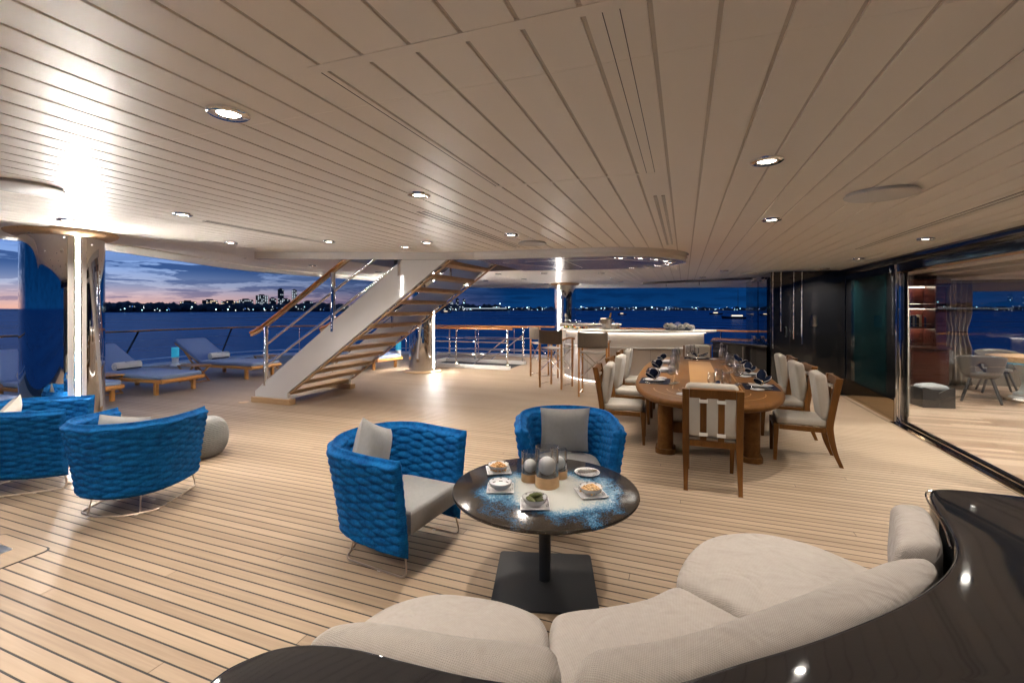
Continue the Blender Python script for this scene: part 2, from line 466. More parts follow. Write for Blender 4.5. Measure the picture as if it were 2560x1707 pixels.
# ------------------------------------------------------------------ mesh builder
class MB:
    def __init__(self):
        self.v = []
        self.f = []

    def add(self, vs, fs):
        k = len(self.v)
        self.v += [tuple(p) for p in vs]
        self.f += [tuple(i + k for i in q) for q in fs]
        return self

    def box(self, x0, x1, y0, y1, z0, z1):
        return self.add([(x0, y0, z0), (x1, y0, z0), (x1, y1, z0), (x0, y1, z0), (x0, y0, z1), (x1, y0, z1), (x1, y1, z1), (x0, y1, z1)],
                        [(0, 3, 2, 1), (4, 5, 6, 7), (0, 1, 5, 4), (1, 2, 6, 5), (2, 3, 7, 6), (3, 0, 4, 7)])

    def obox(self, c, s, rot=(0, 0, 0)):
        from mathutils import Euler
        R = Euler(rot).to_matrix()
        c = Vector(c)
        h = Vector(s) / 2
        vs = []
        for z in (-1, 1):
            for x, y in ((-1, -1), (1, -1), (1, 1), (-1, 1)):
                vs.append(c + R @ Vector((x * h.x, y * h.y, z * h.z)))
        return self.add(vs, [(0, 3, 2, 1), (4, 5, 6, 7), (0, 1, 5, 4), (1, 2, 6, 5), (2, 3, 7, 6), (3, 0, 4, 7)])

    def beam(self, p0, p1, w, h, up=(0, 0, 1), w1=None, h1=None):
        p0, p1 = Vector(p0), Vector(p1)
        d = (p1 - p0).normalized()
        u = Vector(up)
        s = d.cross(u).normalized()
        u = s.cross(d).normalized()
        vs = []
        for p, a, b in ((p0, w, h), (p1, w1 or w, h1 or h)):
            for x, y in ((-1, -1), (1, -1), (1, 1), (-1, 1)):
                vs.append(p + s * (x * a / 2) + u * (y * b / 2))
        return self.add(vs, [(0, 1, 2, 3), (7, 6, 5, 4), (0, 4, 5, 1), (1, 5, 6, 2), (2, 6, 7, 3), (3, 7, 4, 0)])

    def tube(self, pts, r, n=8, closed=False, caps=True):
        P = [Vector(p) for p in pts]
        m = len(P)
        rs = r if isinstance(r, (list, tuple)) else [r] * m
        tan = []
        for i in range(m):
            a = P[(i - 1) % m] if closed or i > 0 else P[i]
            b = P[(i + 1) % m] if closed or i < m - 1 else P[i]
            tan.append((b - a).normalized())
        ref = Vector((0, 0, 1)) if abs(tan[0].z) < 0.9 else Vector((1, 0, 0))
        nrm = (ref - tan[0] * ref.dot(tan[0])).normalized()
        vs, fs = [], []
        for i in range(m):
            nrm = (nrm - tan[i] * nrm.dot(tan[i])).normalized()
            bi = tan[i].cross(nrm)
            for k in range(n):
                t = 2 * math.pi * k / n
                vs.append(P[i] + (nrm * math.cos(t) + bi * math.sin(t)) * rs[i])
        for i in range(m if closed else m - 1):
            for k in range(n):
                a, b = i * n + k, i * n + (k + 1) % n
                c, d = ((i + 1) % m) * n + k, ((i + 1) % m) * n + (k + 1) % n
                fs.append((a, b, d, c))
        if caps and not closed:
            fs.append(tuple(range(n - 1, -1, -1)))
            fs.append(tuple(range((m - 1) * n, m * n)))
        return self.add(vs, fs)

    def cyl(self, p0, p1, r0, r1=None, n=16):
        return self.tube([p0, p1], [r0, r0 if r1 is None else r1], n)

    def lathe(self, prof, n=32, c=(0, 0, 0), sx=1.0, sy=1.0, closed=False):
        vs, fs = [], []
        for r, z in prof:
            for k in range(n):
                t = 2 * math.pi * k / n
                vs.append((c[0] + r * sx * math.cos(t), c[1] + r * sy * math.sin(t), c[2] + z))
        m = len(prof)
        for i in range(m if closed else m - 1):
            j = (i + 1) % m
            for k in range(n):
                k2 = (k + 1) % n
                fs.append((i * n + k, i * n + k2, j * n + k2, j * n + k))
        if not closed:
            if prof[0][0] > 1e-4:
                fs.append(tuple(range(n - 1, -1, -1)))
            if prof[-1][0] > 1e-4:
                fs.append(tuple(range((m - 1) * n, m * n)))
        return self.add(vs, fs)

    def prism(self, out, z0, z1):
        n = len(out)
        vs = [(x, y, z0) for x, y in out] + [(x, y, z1) for x, y in out]
        fs = [tuple(range(n - 1, -1, -1)), tuple(range(n, 2 * n))] + [(i, (i + 1) % n, n + (i + 1) % n, n + i) for i in range(n)]
        return self.add(vs, fs)

    def vprism(self, out, y0, y1):
        """outline in x, z pushed along y"""
        n = len(out)
        vs = [(x, y0, z) for x, z in out] + [(x, y1, z) for x, z in out]
        fs = [tuple(range(n)), tuple(range(2 * n - 1, n - 1, -1))] + [(i, n + i, n + (i + 1) % n, (i + 1) % n) for i in range(n)]
        return self.add(vs, fs)

    def surf(self, rows, closeu=False, closev=False):
        """rows of points joined to quads"""
        nv = len(rows)
        nu = len(rows[0])
        vs = [p for r in rows for p in r]
        fs = []
        for j in range(nv if closev else nv - 1):
            for i in range(nu if closeu else nu - 1):
                a = j * nu + i
                b = j * nu + (i + 1) % nu
                c = ((j + 1) % nv) * nu + (i + 1) % nu
                d = ((j + 1) % nv) * nu + i
                fs.append((a, b, c, d))
        return self.add(vs, fs)

    def cushion(self, out, z0, z1, r=0.05, crown=0.02, rings=5, seg=5):
        """upholstered block over an outline (counter-clockwise): rounded edges, slightly crowned top"""
        n = len(out)
        P = [Vector((x, y)) for x, y in out]
        N = []
        for i in range(n):
            t = (P[(i + 1) % n] - P[i - 1]).normalized()
            N.append(Vector((-t.y, t.x)))        # inwards for ccw
        cx = sum(p.x for p in P) / n
        cy = sum(p.y for p in P) / n
        rows = []
        for k in range(seg + 1):
            a = math.pi / 2 * k / seg
            rows.append([(*(P[i] + N[i] * r * (1 - math.sin(a))), z0 + r * (1 - math.cos(a))) for i in range(n)])
        for k in range(seg + 1):
            a = math.pi / 2 * k / seg
            rows.append([(*(P[i] + N[i] * r * (1 - math.cos(a))), z1 - r * (1 - math.sin(a))) for i in range(n)])
        base = [P[i] + N[i] * r for i in range(n)]
        for k in range(1, rings):
            s = 1 - k / rings
            rows.append([(cx + (b.x - cx) * s, cy + (b.y - cy) * s, z1 + crown * (1 - s * s)) for b in base])
        k0 = len(self.v)
        self.surf(rows, closeu=True)
        top = len(self.v)
        self.v.append((cx, cy, z1 + crown))
        last = top - n
        self.f += [(last + i, last + (i + 1) % n, top) for i in range(n)]
        self.f.append(tuple(k0 + i for i in range(n - 1, -1, -1)))
        return self

    def pillow(self, w, h, t, n=16, pinch=0.06):
        """scatter cushion standing in the x-z plane, thickness along y"""
        for s in (-1, 1):
            rows = []
            for j in range(n + 1):
                v = -1 + 2 * j / n
                row = []
                for i in range(n + 1):
                    u = -1 + 2 * i / n
                    px = u * (1 - pinch * (1 - v * v)) * w / 2
                    pz = v * (1 - pinch * (1 - u * u)) * h / 2
                    th = t / 2 * (max(0, 1 - u ** 4) * max(0, 1 - v ** 4)) ** 0.55
                    th += 0.004 * math.sin(5 * u + 3 * v) * (1 - u * u) * (1 - v * v)
                    row.append((px, s * th, pz))
                rows.append(row)
            if s > 0:
                rows = [r[::-1] for r in rows]
            self.surf(rows)
        return self

    def mesh(self, name, bevel=0.0, seg=2, angle=35, smooth=True):
        me = bpy.data.meshes.new(name)
        me.from_pydata(self.v, [], self.f)
        if bevel:
            bm = bmesh.new()
            bm.from_mesh(me)
            es = [e for e in bm.edges if len(e.link_faces) == 2 and e.calc_face_angle(0) > RAD(30)]
            bmesh.ops.bevel(bm, geom=es, offset=bevel, segments=seg, affect='EDGES', profile=0.5, clamp_overlap=True)
            bm.to_mesh(me)
            bm.free()
        me.validate()
        if smooth:
            me.shade_smooth()
            me.set_sharp_from_angle(angle=RAD(angle))
        return me

    def build(self, name, mat, parent=None, bevel=0.0, seg=2, angle=35, smooth=True, loc=None, rot=None):
        me = self.mesh(name, bevel, seg, angle, smooth)
        me.materials.append(MATS[mat])
        o = bpy.data.objects.new(name, me)
        COL.objects.link(o)
        if bevel and smooth:
            wn = o.modifiers.new('weighted', 'WEIGHTED_NORMAL')
            wn.keep_sharp = True
        if parent:
            o.parent = parent
        if loc:
            o.location = loc
        if rot:
            o.rotation_euler = rot
        return o


def tag(o, label=None, cat=None, group=None, kind=None):
    if label:
        o['label'] = label
    if cat:
        o['category'] = cat
    if group:
        o['group'] = group
    if kind:
        o['kind'] = kind
    return o


def thing(name, label, cat, loc=(0, 0, 0), rz=0.0, group=None):
    o = bpy.data.objects.new(name, None)
    o.empty_display_size = 0.1
    COL.objects.link(o)
    o.location = loc
    o.rotation_euler = (0, 0, rz)
    return tag(o, label, cat, group)


KIDS = {}


def kids(o):
    return [c for c in bpy.data.objects if c.parent == o]


def copy_tree(o, parent=None, label=None, loc=None, rz=None, group=None):
    c = o.copy()
    COL.objects.link(c)
    if parent is not None:
        c.parent = parent
    for ch in list(o.children):
        copy_tree(ch, c)
    if label:
        c['label'] = label
    if group:
        c['group'] = group
    if loc is not None:
        c.location = loc
    if rz is not None:
        c.rotation_euler = (0, 0, rz)
    return c


def inst(src, parent, loc=(0, 0, 0), rot=None):
    """another piece that shares the mesh of src"""
    c = src.copy()
    COL.objects.link(c)
    c.parent = parent
    c.location = loc
    if rot:
        c.rotation_euler = rot
    return c


def catmull(pts, n=8, closed=False):
    P = [Vector(p) for p in pts]
    m = len(P)
    out = []
    for i in range(m if closed else m - 1):
        p1, p2 = P[i], P[(i + 1) % m]
        p0 = P[i - 1] if closed or i > 0 else p1 * 2 - p2
        p3 = P[(i + 2) % m] if closed or i < m - 2 else p2 * 2 - p1
        for k in range(n):
            t = k / n
            out.append(0.5 * ((2 * p1) + (p2 - p0) * t + (2 * p0 - 5 * p1 + 4 * p2 - p3) * t * t + (3 * p1 - p0 - 3 * p2 + p3) * t ** 3))
    if not closed:
        out.append(P[-1])
    return [tuple(p) for p in out]


def fillet(pts, r, n=5):
    """round the corners of a 3-D polyline"""
    P = [Vector(p) for p in pts]
    out = [P[0]]
    for i in range(1, len(P) - 1):
        a = (P[i - 1] - P[i])
        b = (P[i + 1] - P[i])
        q = min(r, a.length * 0.45, b.length * 0.45)
        s, e = P[i] + a.normalized() * q, P[i] + b.normalized() * q
        for k in range(n + 1):
            t = k / n
            out.append(s * (1 - t) ** 2 + P[i] * 2 * t * (1 - t) + e * t * t)
    out.append(P[-1])
    return out


def rrect(w, d, r, n=6, cx=0, cy=0):
    out = []
    for sx, sy, a0 in ((1, -1, -90), (1, 1, 0), (-1, 1, 90), (-1, -1, 180)):
        for k in range(n + 1):
            a = RAD(a0 + 90 * k / n)
            out.append((cx + sx * (w / 2 - r) + r * math.cos(a), cy + sy * (d / 2 - r) + r * math.sin(a)))
    return out


def zc(x):
    """height of the overhead above the deck: it rises a little towards the stern"""
    return 2.42 - 0.0125 * x


# ------------------------------------------------------------------ sea
sea = MB()
sea.add([(-14000, -14000, -7), (14000, -14000, -7), (14000, 14000, -7), (-14000, 14000, -7)], [(0, 1, 2, 3)])
so = sea.build('sea', 'sea_water', smooth=False)
tag(so, 'dark blue rippled sea around the yacht', None, kind='structure')

# ------------------------------------------------------------------ deck of teak planks laid fore and aft (along x)
PITCH = 0.075
deck = thing('deck', 'pale teak planked yacht deck with dark caulked seams', None)
deck['kind'] = 'structure'
LIPX = [(-6.6, -3.0), (-7.0, 2.7), (-7.1, 3.66), (-7.65, 4.96), (-8.3, 6.4), (-8.5, 7.6), (-8.25, 10.2), (-7.9, 12.9), (-7.0, 15.0), (-5.6, 15.75), (-3.0, 15.85), (3.0, 15.85)]
RAIL = [(-14.0, -4.0), (-14.3, 1.5), (-14.35, 5.5), (-14.3, 7.5), (-14.2, 9.6), (-13.4, 11.9), (-11.6, 13.4), (-9.2, 14.4), (-6.0, 14.9), (-2.0, 14.7), (1.8, 13.9), (4.0, 13.4)]
RAILC = catmull([(x, y, 0) for x, y in RAIL], 8)
edge_out = [(p[0], p[1]) for p in RAILC]
# caulk bed under the planks
bed = MB()
outline = [(3.4, -4.0), (3.4, 13.5)] + [(x - 0.12, y + 0.12) for x, y in edge_out[::-1]]
bed.prism(outline, -0.25, -0.0016)
bed.build('caulk_bed', 'caulk', deck, smooth=False)


def deck_left(y):
    best = -14.0
    for (x0, y0), (x1, y1) in zip(edge_out, edge_out[1:]):
        if (y0 - y) * (y1 - y) <= 0 and abs(y1 - y0) > 1e-6:
            best = x0 + (x1 - x0) * (y - y0) / (y1 - y0)
            break
    return best


WELL = (-7.0, -4.45, 11.45, 12.75)   # side stairwell opening in the deck
src = {}
far = MB()
npl = 0
y = -2.7
row = 0
while y < 14.75:
    xl = deck_left(y) + 0.02
    xr = 2.78
    if y > 13.9:
        xr = min(xr, 1.6)
    if xl < xr - 0.2:
        cuts = [xl]
        c = xl + 2.4 + (row * 2.9) % 7.0
        while c < xr - 0.8:
            cuts.append(c)
            c += 7.0
        cuts.append(xr)
        segs = list(zip(cuts, cuts[1:]))
        if WELL[2] < y + PITCH and y < WELL[3]:
            segs = [s for s in ([xl, WELL[0]], [WELL[1], xr])]
        near = 0.5 < y < 5.6
        for a, b in segs:
            y0, y1 = y + 0.0046, y + PITCH - 0.0046
            if near and b > -9 and npl < 296 and b > -7.5:
                key = round(b - a, 2)
                if key not in src:
                    m = MB()
                    L = b - a - 0.003
                    m.box(-L / 2, L / 2, -PITCH / 2 + 0.0046, PITCH / 2 - 0.0046, -0.03, 0.0)
                    src[key] = m.build('plank', 'deck_teak', deck, bevel=0.0012, seg=1, smooth=False, loc=((a + b) / 2, y + PITCH / 2, 0))
                else:
                    inst(src[key], deck, ((a + b) / 2, y + PITCH / 2, 0))
                npl += 1
            else:
                far.box(a + 0.0015, b - 0.0015, y0, y1, -0.03, 0.0)
    y += PITCH
    row += 1
fp = far.build('planking', 'deck_teak', deck, smooth=False)
fp['kind'] = 'stuff'
# margin board along the doors
mb = MB()
mb.box(2.79, 2.93, -1.2, 10.3, -0.03, 0.001)
mb.build('margin_board', 'deck_teak', deck, bevel=0.001, rot=None)
wt = MB()
wt.prism([(x - 0.06, y + 0.05) for x, y in edge_out] + [(x + 0.30, y - 0.28) for x, y in edge_out[::-1]], -0.02, 0.045)
wt.build('waterway', 'deck_grey', deck, bevel=0.01)
pl = MB()
pl.lathe([(0.0, 0.0), (0.075, 0.0), (0.075, 0.004), (0.0, 0.005)], 20, (-5.46, 2.62, 0.001))
pl.build('deck_plate', 'oak', deck)
pl = MB()
pl.lathe([(0.0, 0.0), (0.085, 0.0), (0.085, 0.004), (0.0, 0.005)], 20, (-7.25, 5.85, 0.001))
pl.build('deck_plate', 'oak', deck)
# inset hatch with blue mark by the lounge chairs
hm = MB()
hm.prism(rrect(0.62, 0.50, 0.05), 0.0008, 0.0035)
hm.build('hatch_frame', 'caulk', deck, loc=(-4.36, 1.57, 0))
hm = MB()
hm.prism(rrect(0.60, 0.48, 0.05), 0.001, 0.0055)
hm.build('hatch_lid', 'deck_teak', deck, loc=(-4.36, 1.57, 0))
hm = MB()
hm.prism(rrect(0.30, 0.24, 0.02), 0.003, 0.0075)
hm.build('hatch_plate', 'brushed', deck, loc=(-4.44, 1.60, 0))
hm = MB()
hm.prism(rrect(0.10, 0.03, 0.01), 0.004, 0.0085)
hm.build('hatch_mark', 'blue_braid', deck, loc=(-4.33, 1.62, 0))

# ------------------------------------------------------------------ overhead of painted boards (along y)
ceil = thing('ceiling', 'beige painted ceiling of narrow boards with grooves', None)
ceil['kind'] = 'structure'
CP = 0.170
CX0 = -0.081
SL = -0.0125
LIPC = catmull([(x, y, 0) for x, y in LIPX], 6)


def lip_at(y):
    for p, q in zip(LIPC, LIPC[1:]):
        if p[1] <= y <= q[1]:
            return p[0] + (q[0] - p[0]) * (y - p[1]) / max(1e-6, q[1] - p[1])
    return -5.0


JY = [-2.9, 1.452, 4.322, 7.192, 10.06, 12.93, 15.70]
HOLE = (-5.62, -2.78, 5.95, 7.98)
cs = {}
cfar = MB()
k0 = math.ceil((-8.4 - CX0) / CP)
k1 = math.floor((2.86 - CX0) / CP)
for k in range(k0, k1 + 1):
    xa = CX0 + k * CP
    xm = xa + CP / 2
    for j in range(len(JY) - 1):
        segs = [(JY[j], JY[j + 1])]
        if HOLE[0] < xm < HOLE[1]:
            if j == 2:
                segs = [(JY[2], HOLE[2])]
            elif j == 3:
                segs = [(HOLE[3], JY[4])]
        for ya, yb in segs:
            # keep the boards inboard of the curved edge
            ys = [ya + (yb - ya) * t / 24 for t in range(25)]
            ok = [q for q in ys if lip_at(q) + 0.45 < xm]
            if len(ok) < 2:
                continue
            ya2, yb2 = ok[0], ok[-1]
            L = yb2 - ya2 - 0.0006
            hw = CP / 2 - 0.0065
            if j <= 2:
                key = round(L, 2)
                if key not in cs:
                    m = MB()
                    m.add([(-hw, -L / 2, -hw * SL), (hw, -L / 2, hw * SL), (hw, L / 2, hw * SL), (-hw, L / 2, -hw * SL),
                           (-hw, -L / 2, 0.02), (hw, -L / 2, 0.02), (hw, L / 2, 0.02), (-hw, L / 2, 0.02)],
                          [(0, 3, 2, 1), (4, 5, 6, 7), (0, 1, 5, 4), (1, 2, 6, 5), (2, 3, 7, 6), (3, 0, 4, 7)])
                    cs[key] = m.build('ceiling_board', 'ceiling_paint', ceil, bevel=0.002, seg=2, smooth=False, loc=(xm, (ya2 + yb2) / 2, zc(xm)))
                else:
                    inst(cs[key], ceil, (xm, (ya2 + yb2) / 2, zc(xm)))
            else:
                cfar.box(xm - hw, xm + hw, ya2, yb2 - 0.002, zc(xm), zc(xm) + 0.02)
fo = cfar.build('ceiling_boarding', 'ceiling_paint', ceil, smooth=False)
fo['kind'] = 'stuff'
# backing seen in the grooves, with the stairwell left open
bk = MB()
for xa, xb, ya, yb in ((-8.6, HOLE[0], -2.95, 15.75), (HOLE[1], 2.95, -2.95, 15.75), (HOLE[0], HOLE[1], -2.95, HOLE[2]), (HOLE[0], HOLE[1], HOLE[3], 15.75)):
    n = 24
    for i in range(n):
        y0 = ya + (yb - ya) * i / n
        y1 = ya + (yb - ya) * (i + 1) / n
        lx = max(lip_at(y0), lip_at(y1)) + 0.12
        x0 = max(xa, lx)
        if x0 < xb - 0.05:
            bk.add([(x0, y0, zc(x0) + 0.0075), (xb, y0, zc(xb) + 0.0075), (xb, y1, zc(xb) + 0.0075), (x0, y1, zc(x0) + 0.0075),
                    (x0, y0, zc(x0) + 0.25), (xb, y0, zc(xb) + 0.25), (xb, y1, zc(xb) + 0.25), (x0, y1, zc(x0) + 0.25)],
                   [(0, 3, 2, 1), (4, 5, 6, 7), (0, 1, 5, 4), (1, 2, 6, 5), (2, 3, 7, 6), (3, 0, 4, 7)])
bk.build('ceiling_backing', 'groove_paint', ceil, smooth=False)
# curved outboard edge of the overhead
prof = [(0.95, -0.006), (0.93, -0.022), (0.34, -0.034), (0.335, -0.012), (0.30, -0.012), (0.295, -0.045), (0.05, -0.105), (0.0, -0.100), (-0.03, -0.05), (-0.05, 0.30), (0.95, 0.28)]
rows = []
for i, p in enumerate(LIPC):
    a = LIPC[max(0, i - 1)]
    b = LIPC[min(len(LIPC) - 1, i + 1)]
    t = Vector((b[0] - a[0], b[1] - a[1])).normalized()
    nrm = Vector((t.y, -t.x))      # inboard
    rows.append([(p[0] + nrm.x * o, p[1] + nrm.y * o, zc(p[0]) + dz) for o, dz in prof])
ce = MB()
ce.surf(rows)
ce.build('ceiling_edge', 'ceiling_paint', ceil, angle=20)
# inspection hatch let into the boards
hx0, hx1, hy0, hy1 = -1.13, -0.20, 1.175, 2.72
for (a, b, c, d) in ((hx0 - 0.02, hx1 + 0.05, hy0 - 0.02, hy0 + 0.022), (hx0 - 0.02, hx1 + 0.05, hy1 - 0.012, hy1 + 0.016)):
    m = MB()
    m.add([(a, c, zc(a) - 0.0015), (b, c, zc(b) - 0.0015), (b, d, zc(b) - 0.0015), (a, d, zc(a) - 0.0015), (a, c, zc(a) + 0.01), (b, c, zc(b) + 0.01), (b, d, zc(b) + 0.01), (a, d, zc(a) + 0.01)],
          [(0, 3, 2, 1), (4, 5, 6, 7), (0, 1, 5, 4), (1, 2, 6, 5), (2, 3, 7, 6), (3, 0, 4, 7)])
    m.build('hatch_edge', 'ceiling_paint', ceil, smooth=False)
for xx in (hx0, hx1, hx1 + 0.045):
    m = MB()
    m.box(xx - 0.0011, xx + 0.0011, hy0 - 0.01, hy1 + 0.01, zc(xx) - 0.0012, zc(xx) + 0.002)
    m.build('hatch_gap', 'charcoal', ceil, smooth=False)

# stairwell walls above the opening
sw = MB()
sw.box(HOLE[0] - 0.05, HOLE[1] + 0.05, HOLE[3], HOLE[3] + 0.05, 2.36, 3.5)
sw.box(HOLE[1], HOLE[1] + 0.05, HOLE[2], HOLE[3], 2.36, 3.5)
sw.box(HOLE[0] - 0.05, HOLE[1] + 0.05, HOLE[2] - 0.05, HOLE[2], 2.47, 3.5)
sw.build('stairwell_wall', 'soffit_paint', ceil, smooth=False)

# dropped oval soffit round the stairwell, near side swinging outboard at its after end
YC = 6.98
RS = 1.05
sof = MB()
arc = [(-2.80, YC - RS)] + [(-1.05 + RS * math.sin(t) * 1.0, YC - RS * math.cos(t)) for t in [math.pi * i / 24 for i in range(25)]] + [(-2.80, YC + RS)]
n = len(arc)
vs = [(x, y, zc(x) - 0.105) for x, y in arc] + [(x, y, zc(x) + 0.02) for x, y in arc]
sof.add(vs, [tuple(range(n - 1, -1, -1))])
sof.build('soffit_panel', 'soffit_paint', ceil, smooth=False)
rows = []
prof2 = [(0.0, -0.104), (0.012, -0.112), (0.03, -0.108), (0.034, -0.06), (0.045, -0.05), (0.05, -0.012), (0.075, 0.004)]
for i, (x, y) in enumerate(arc[:-1]):
    a = arc[max(0, i - 1)]
    b = arc[i + 1]
    t = Vector((b[0] - a[0], b[1] - a[1])).normalized()
    nn = Vector((t.y, -t.x))
    rows.append([(x + nn.x * o, y + nn.y * o, zc(x) + dz) for o, dz in prof2])
m = MB()
m.surf(rows)
m.build('soffit_rim', 'white_gloss', ceil, angle=25)
m = MB()
A, B = Vector((-2.80, 5.93)), Vector((-6.0, 5.02))
m.add([(A.x, A.y, zc(A.x) - 0.107), (B.x, B.y, zc(B.x) - 0.107), (B.x, B.y, zc(B.x) + 0.01), (A.x, A.y, zc(A.x) + 0.01),
       (A.x, A.y + 0.05, zc(A.x) - 0.107), (B.x, B.y + 0.05, zc(B.x) - 0.107), (B.x, B.y + 0.05, zc(B.x) + 0.01), (A.x, A.y + 0.05, zc(A.x) + 0.01)],
      [(0, 3, 2, 1), (4, 5, 6, 7), (0, 1, 5, 4), (1, 2, 6, 5), (2, 3, 7, 6), (3, 0, 4, 7)])
m.build('soffit_fascia', 'white_gloss', ceil, smooth=False)
# seams of the access panels in the soffit
for (p, q) in (((-2.6, 6.5), (-2.0, 7.4)), ((-2.2, 6.4), (-0.9, 6.35)), ((-1.6, 6.4), (-1.6, 7.6)), ((-0.9, 6.35), (-0.35, 6.9))):
    m = MB()
    m.beam((*p, zc(p[0]) - 0.1062), (*q, zc(q[0]) - 0.1062), 0.007, 0.002)
    m.build('soffit_seam', 'ceiling_paint', ceil, smooth=False)


# ------------------------------------------------------------------ fittings overhead
def make_downlight():
    t = thing('downlight', 'round polished downlight', 'downlight', (0, 0, 0))
    m = MB()
    m.lathe([(0.034, -0.002), (0.040, -0.010), (0.058, -0.010), (0.064, -0.006), (0.065, 0.001), (0.034, 0.001)], 28)
    m.build('bezel', 'chrome', t)
    m = MB()
    m.lathe([(0.0, -0.004), (0.034, -0.004), (0.034, 0.0)], 24)
    m.build('lens', 'lens_light', t)
    return t


DL = make_downlight()
DLN = [0]


def downlight(x, y, label, group, power=11.5, z=None, s=1.22):
    zz = zc(x) if z is None else z
    if DLN[0] == 0:
        o = DL
        o.location = (x, y, zz - 0.001)
        tag(o, label, 'downlight', group)
    else:
        o = copy_tree(DL, None, label, (x, y, zz - 0.001), 0, group)
    DLN[0] += 1
    o.scale = (s, s, s)
    if power:
        la = bpy.data.lights.new('downlight_lamp', 'AREA')
        la.shape = 'DISK'
        la.size = 0.06
        la.energy = power
        la.color = (1.0, 0.91, 0.81)
        la.spread = RAD(130)
        lo = bpy.data.objects.new('lamp', la)
        COL.objects.link(lo)
        lo.location = (x, y, zz - 0.014)
        lo['kind'] = 'helper'
    return o


G1 = 'downlights in the boarded ceiling'
for x, y, lab in [
    (-1.722, 1.321, 'large round downlight beside the ceiling hatch'), (-1.722, 2.738, 'downlight past the ceiling hatch, in line with a slot vent'),
    (0.40, 2.67, 'downlight in the boards over the curved sofa'), (0.70, 4.43, 'downlight over the near end chair of the dining table'),
    (-4.08, 2.70, 'downlight above the blue armchair by the grey pouf'), (-5.45, 2.55, 'downlight beside the wooden collar of the left pillar'),
    (-4.06, 4.43, 'downlight in the boards in front of the stair fascia'), (-5.38, 4.16, 'downlight between pillar collar and the after end of the stair fascia'),
    (-6.67, 3.91, 'small downlight close to the curved ceiling edge by the pillar'),
    (-3.44, 5.14, 'downlight just before the white stair fascia'), (-2.94, 4.85, 'downlight paired with another before the white stair fascia'),
    (-1.73, 4.57, 'downlight beside the round speaker near the oval soffit'),
    (-7.0, 5.6, 'downlight in the curved edge aft of the stair fascia'), (-6.95, 7.13, 'downlight behind the stair handrail'), (-6.7, 8.9, 'downlight in the ceiling beyond the staircase'),
]:
    downlight(x, y, lab, G1)
for x, y in ((2.40, 6.08), (2.42, 8.13), (2.44, 9.94), (2.40, 4.0), (2.40, 2.0)):
    downlight(x, y, 'downlight in the row along the black cornice over the glass doors', 'downlights along the door cornice', 12.0)
for x, y, lab in ((0.757, 10.05, 'small downlight over the bar end beside the black wall'), (0.43, 12.1, 'small downlight above the low black console'),
                  (0.43, 13.4, 'small downlight outboard of the overhead track'), (-1.74, 10.3, 'small downlight straight above the champagne bucket'),
                  (-1.74, 12.2, 'middle small downlight of the three in line beyond the bar'), (-1.76, 13.9, 'outermost small downlight of the three in line beyond the bar'),
                  (-3.0, 10.06, 'small downlight above the middle bar stool'), (-4.15, 10.09, 'small downlight between the bar stools and the stairwell guard'),
                  (-4.2, 12.1, 'small downlight above the corner of the stairwell guard'), (-5.6, 10.4, 'small downlight beside the pillar behind the staircase'),
                  (-5.6, 12.6, 'small downlight above the middle of the stairwell guard'), (-4.25, 14.5, 'small downlight beside the wooden collar of the bar pillar')):
    downlight(x, y, lab, 'downlights over the bar side')
for x, y in ((-1.72, -0.1), (0.40, -0.6), (-2.9, 0.2), (-4.08, 0.9), (-4.08, -0.8), (-5.5, 0.2), (1.8, -0.4), (-1.72, -1.6), (0.40, -1.8), (1.9, -1.8), (-2.9, -1.6)):  # unseen lamps added behind the viewer to lift the ceiling by bounce
    downlight(x, y, 'unseen downlight added behind the curved sofa to brighten the ceiling', 'added downlights behind the sofa', 10.5)
for i in range(9):
    t = math.pi * (0.10 + 0.80 * i / 8)
    x, y = -1.05 + 0.86 * math.sin(t), YC - 0.86 * math.cos(t)
    downlight(x, y, 'bright spotlight in the ring along the rim of the dark oval soffit', 'spotlights in the oval soffit', 3.0, zc(x) - 0.106)
for x, y, lab in [(1.20, 3.63, 'large flat round ceiling speaker near the glass doors'), (-4.12, 1.70, 'large round ceiling speaker between left pillar and hatch'),
                  (-1.70, 5.2, 'round ceiling speaker close to the oval soffit'), (1.31, 10.82, 'round ceiling speaker in front of the black wall corner')]:
    m = MB()
    rs = 0.17 if x == -1.70 else 0.20
    m.lathe([(0.0, -0.026), (rs - 0.012, -0.026), (rs - 0.002, -0.021), (rs, -0.013), (rs - 0.012, -0.010), (rs - 0.012, 0.002)], 48, (0, 0, 0))
    o = m.build('ceiling_speaker', 'speaker_grey', loc=(x, y, zc(x) - 0.001))
    tag(o, lab, 'speaker', 'round ceiling speakers')
for x, y0, y1, lab in [(-0.16, 3.28, 5.85, 'pair of slotted air vents running towards the oval soffit tip'), (-2.03, 3.25, 5.6, 'slotted air vent running up to the stair fascia'),
                       (2.05, 3.2, 6.9, 'long dark slot vent beside the door cornice'), (-4.22, 3.0, 4.6, 'faint perforated vent ahead of the pillar collar'), (-0.16, 8.3, 9.6, 'short slotted vent beyond the oval soffit tip')]:
    t = thing('air_vent', lab, 'vent', (x, (y0 + y1) / 2, zc(x)), 0, 'slot vents in the ceiling')
    L = y1 - y0
    for dx in (-0.026, 0.026):
        m = MB()
        m.box(dx - 0.011, dx + 0.011, -L / 2, L / 2, -0.003, 0.002)
        m.build('slot', 'taupe_wall', t, smooth=False)
        m = MB()
        nb = int(L / 0.022)
        for i in range(nb):
            yy = -L / 2 + (i + 0.5) * L / nb
            m.box(dx - 0.011, dx + 0.011, yy - 0.003, yy + 0.003, -0.0045, -0.0032)
        f = m.build('fin', 'ceiling_paint', t, smooth=False)
        f['kind'] = 'stuff'

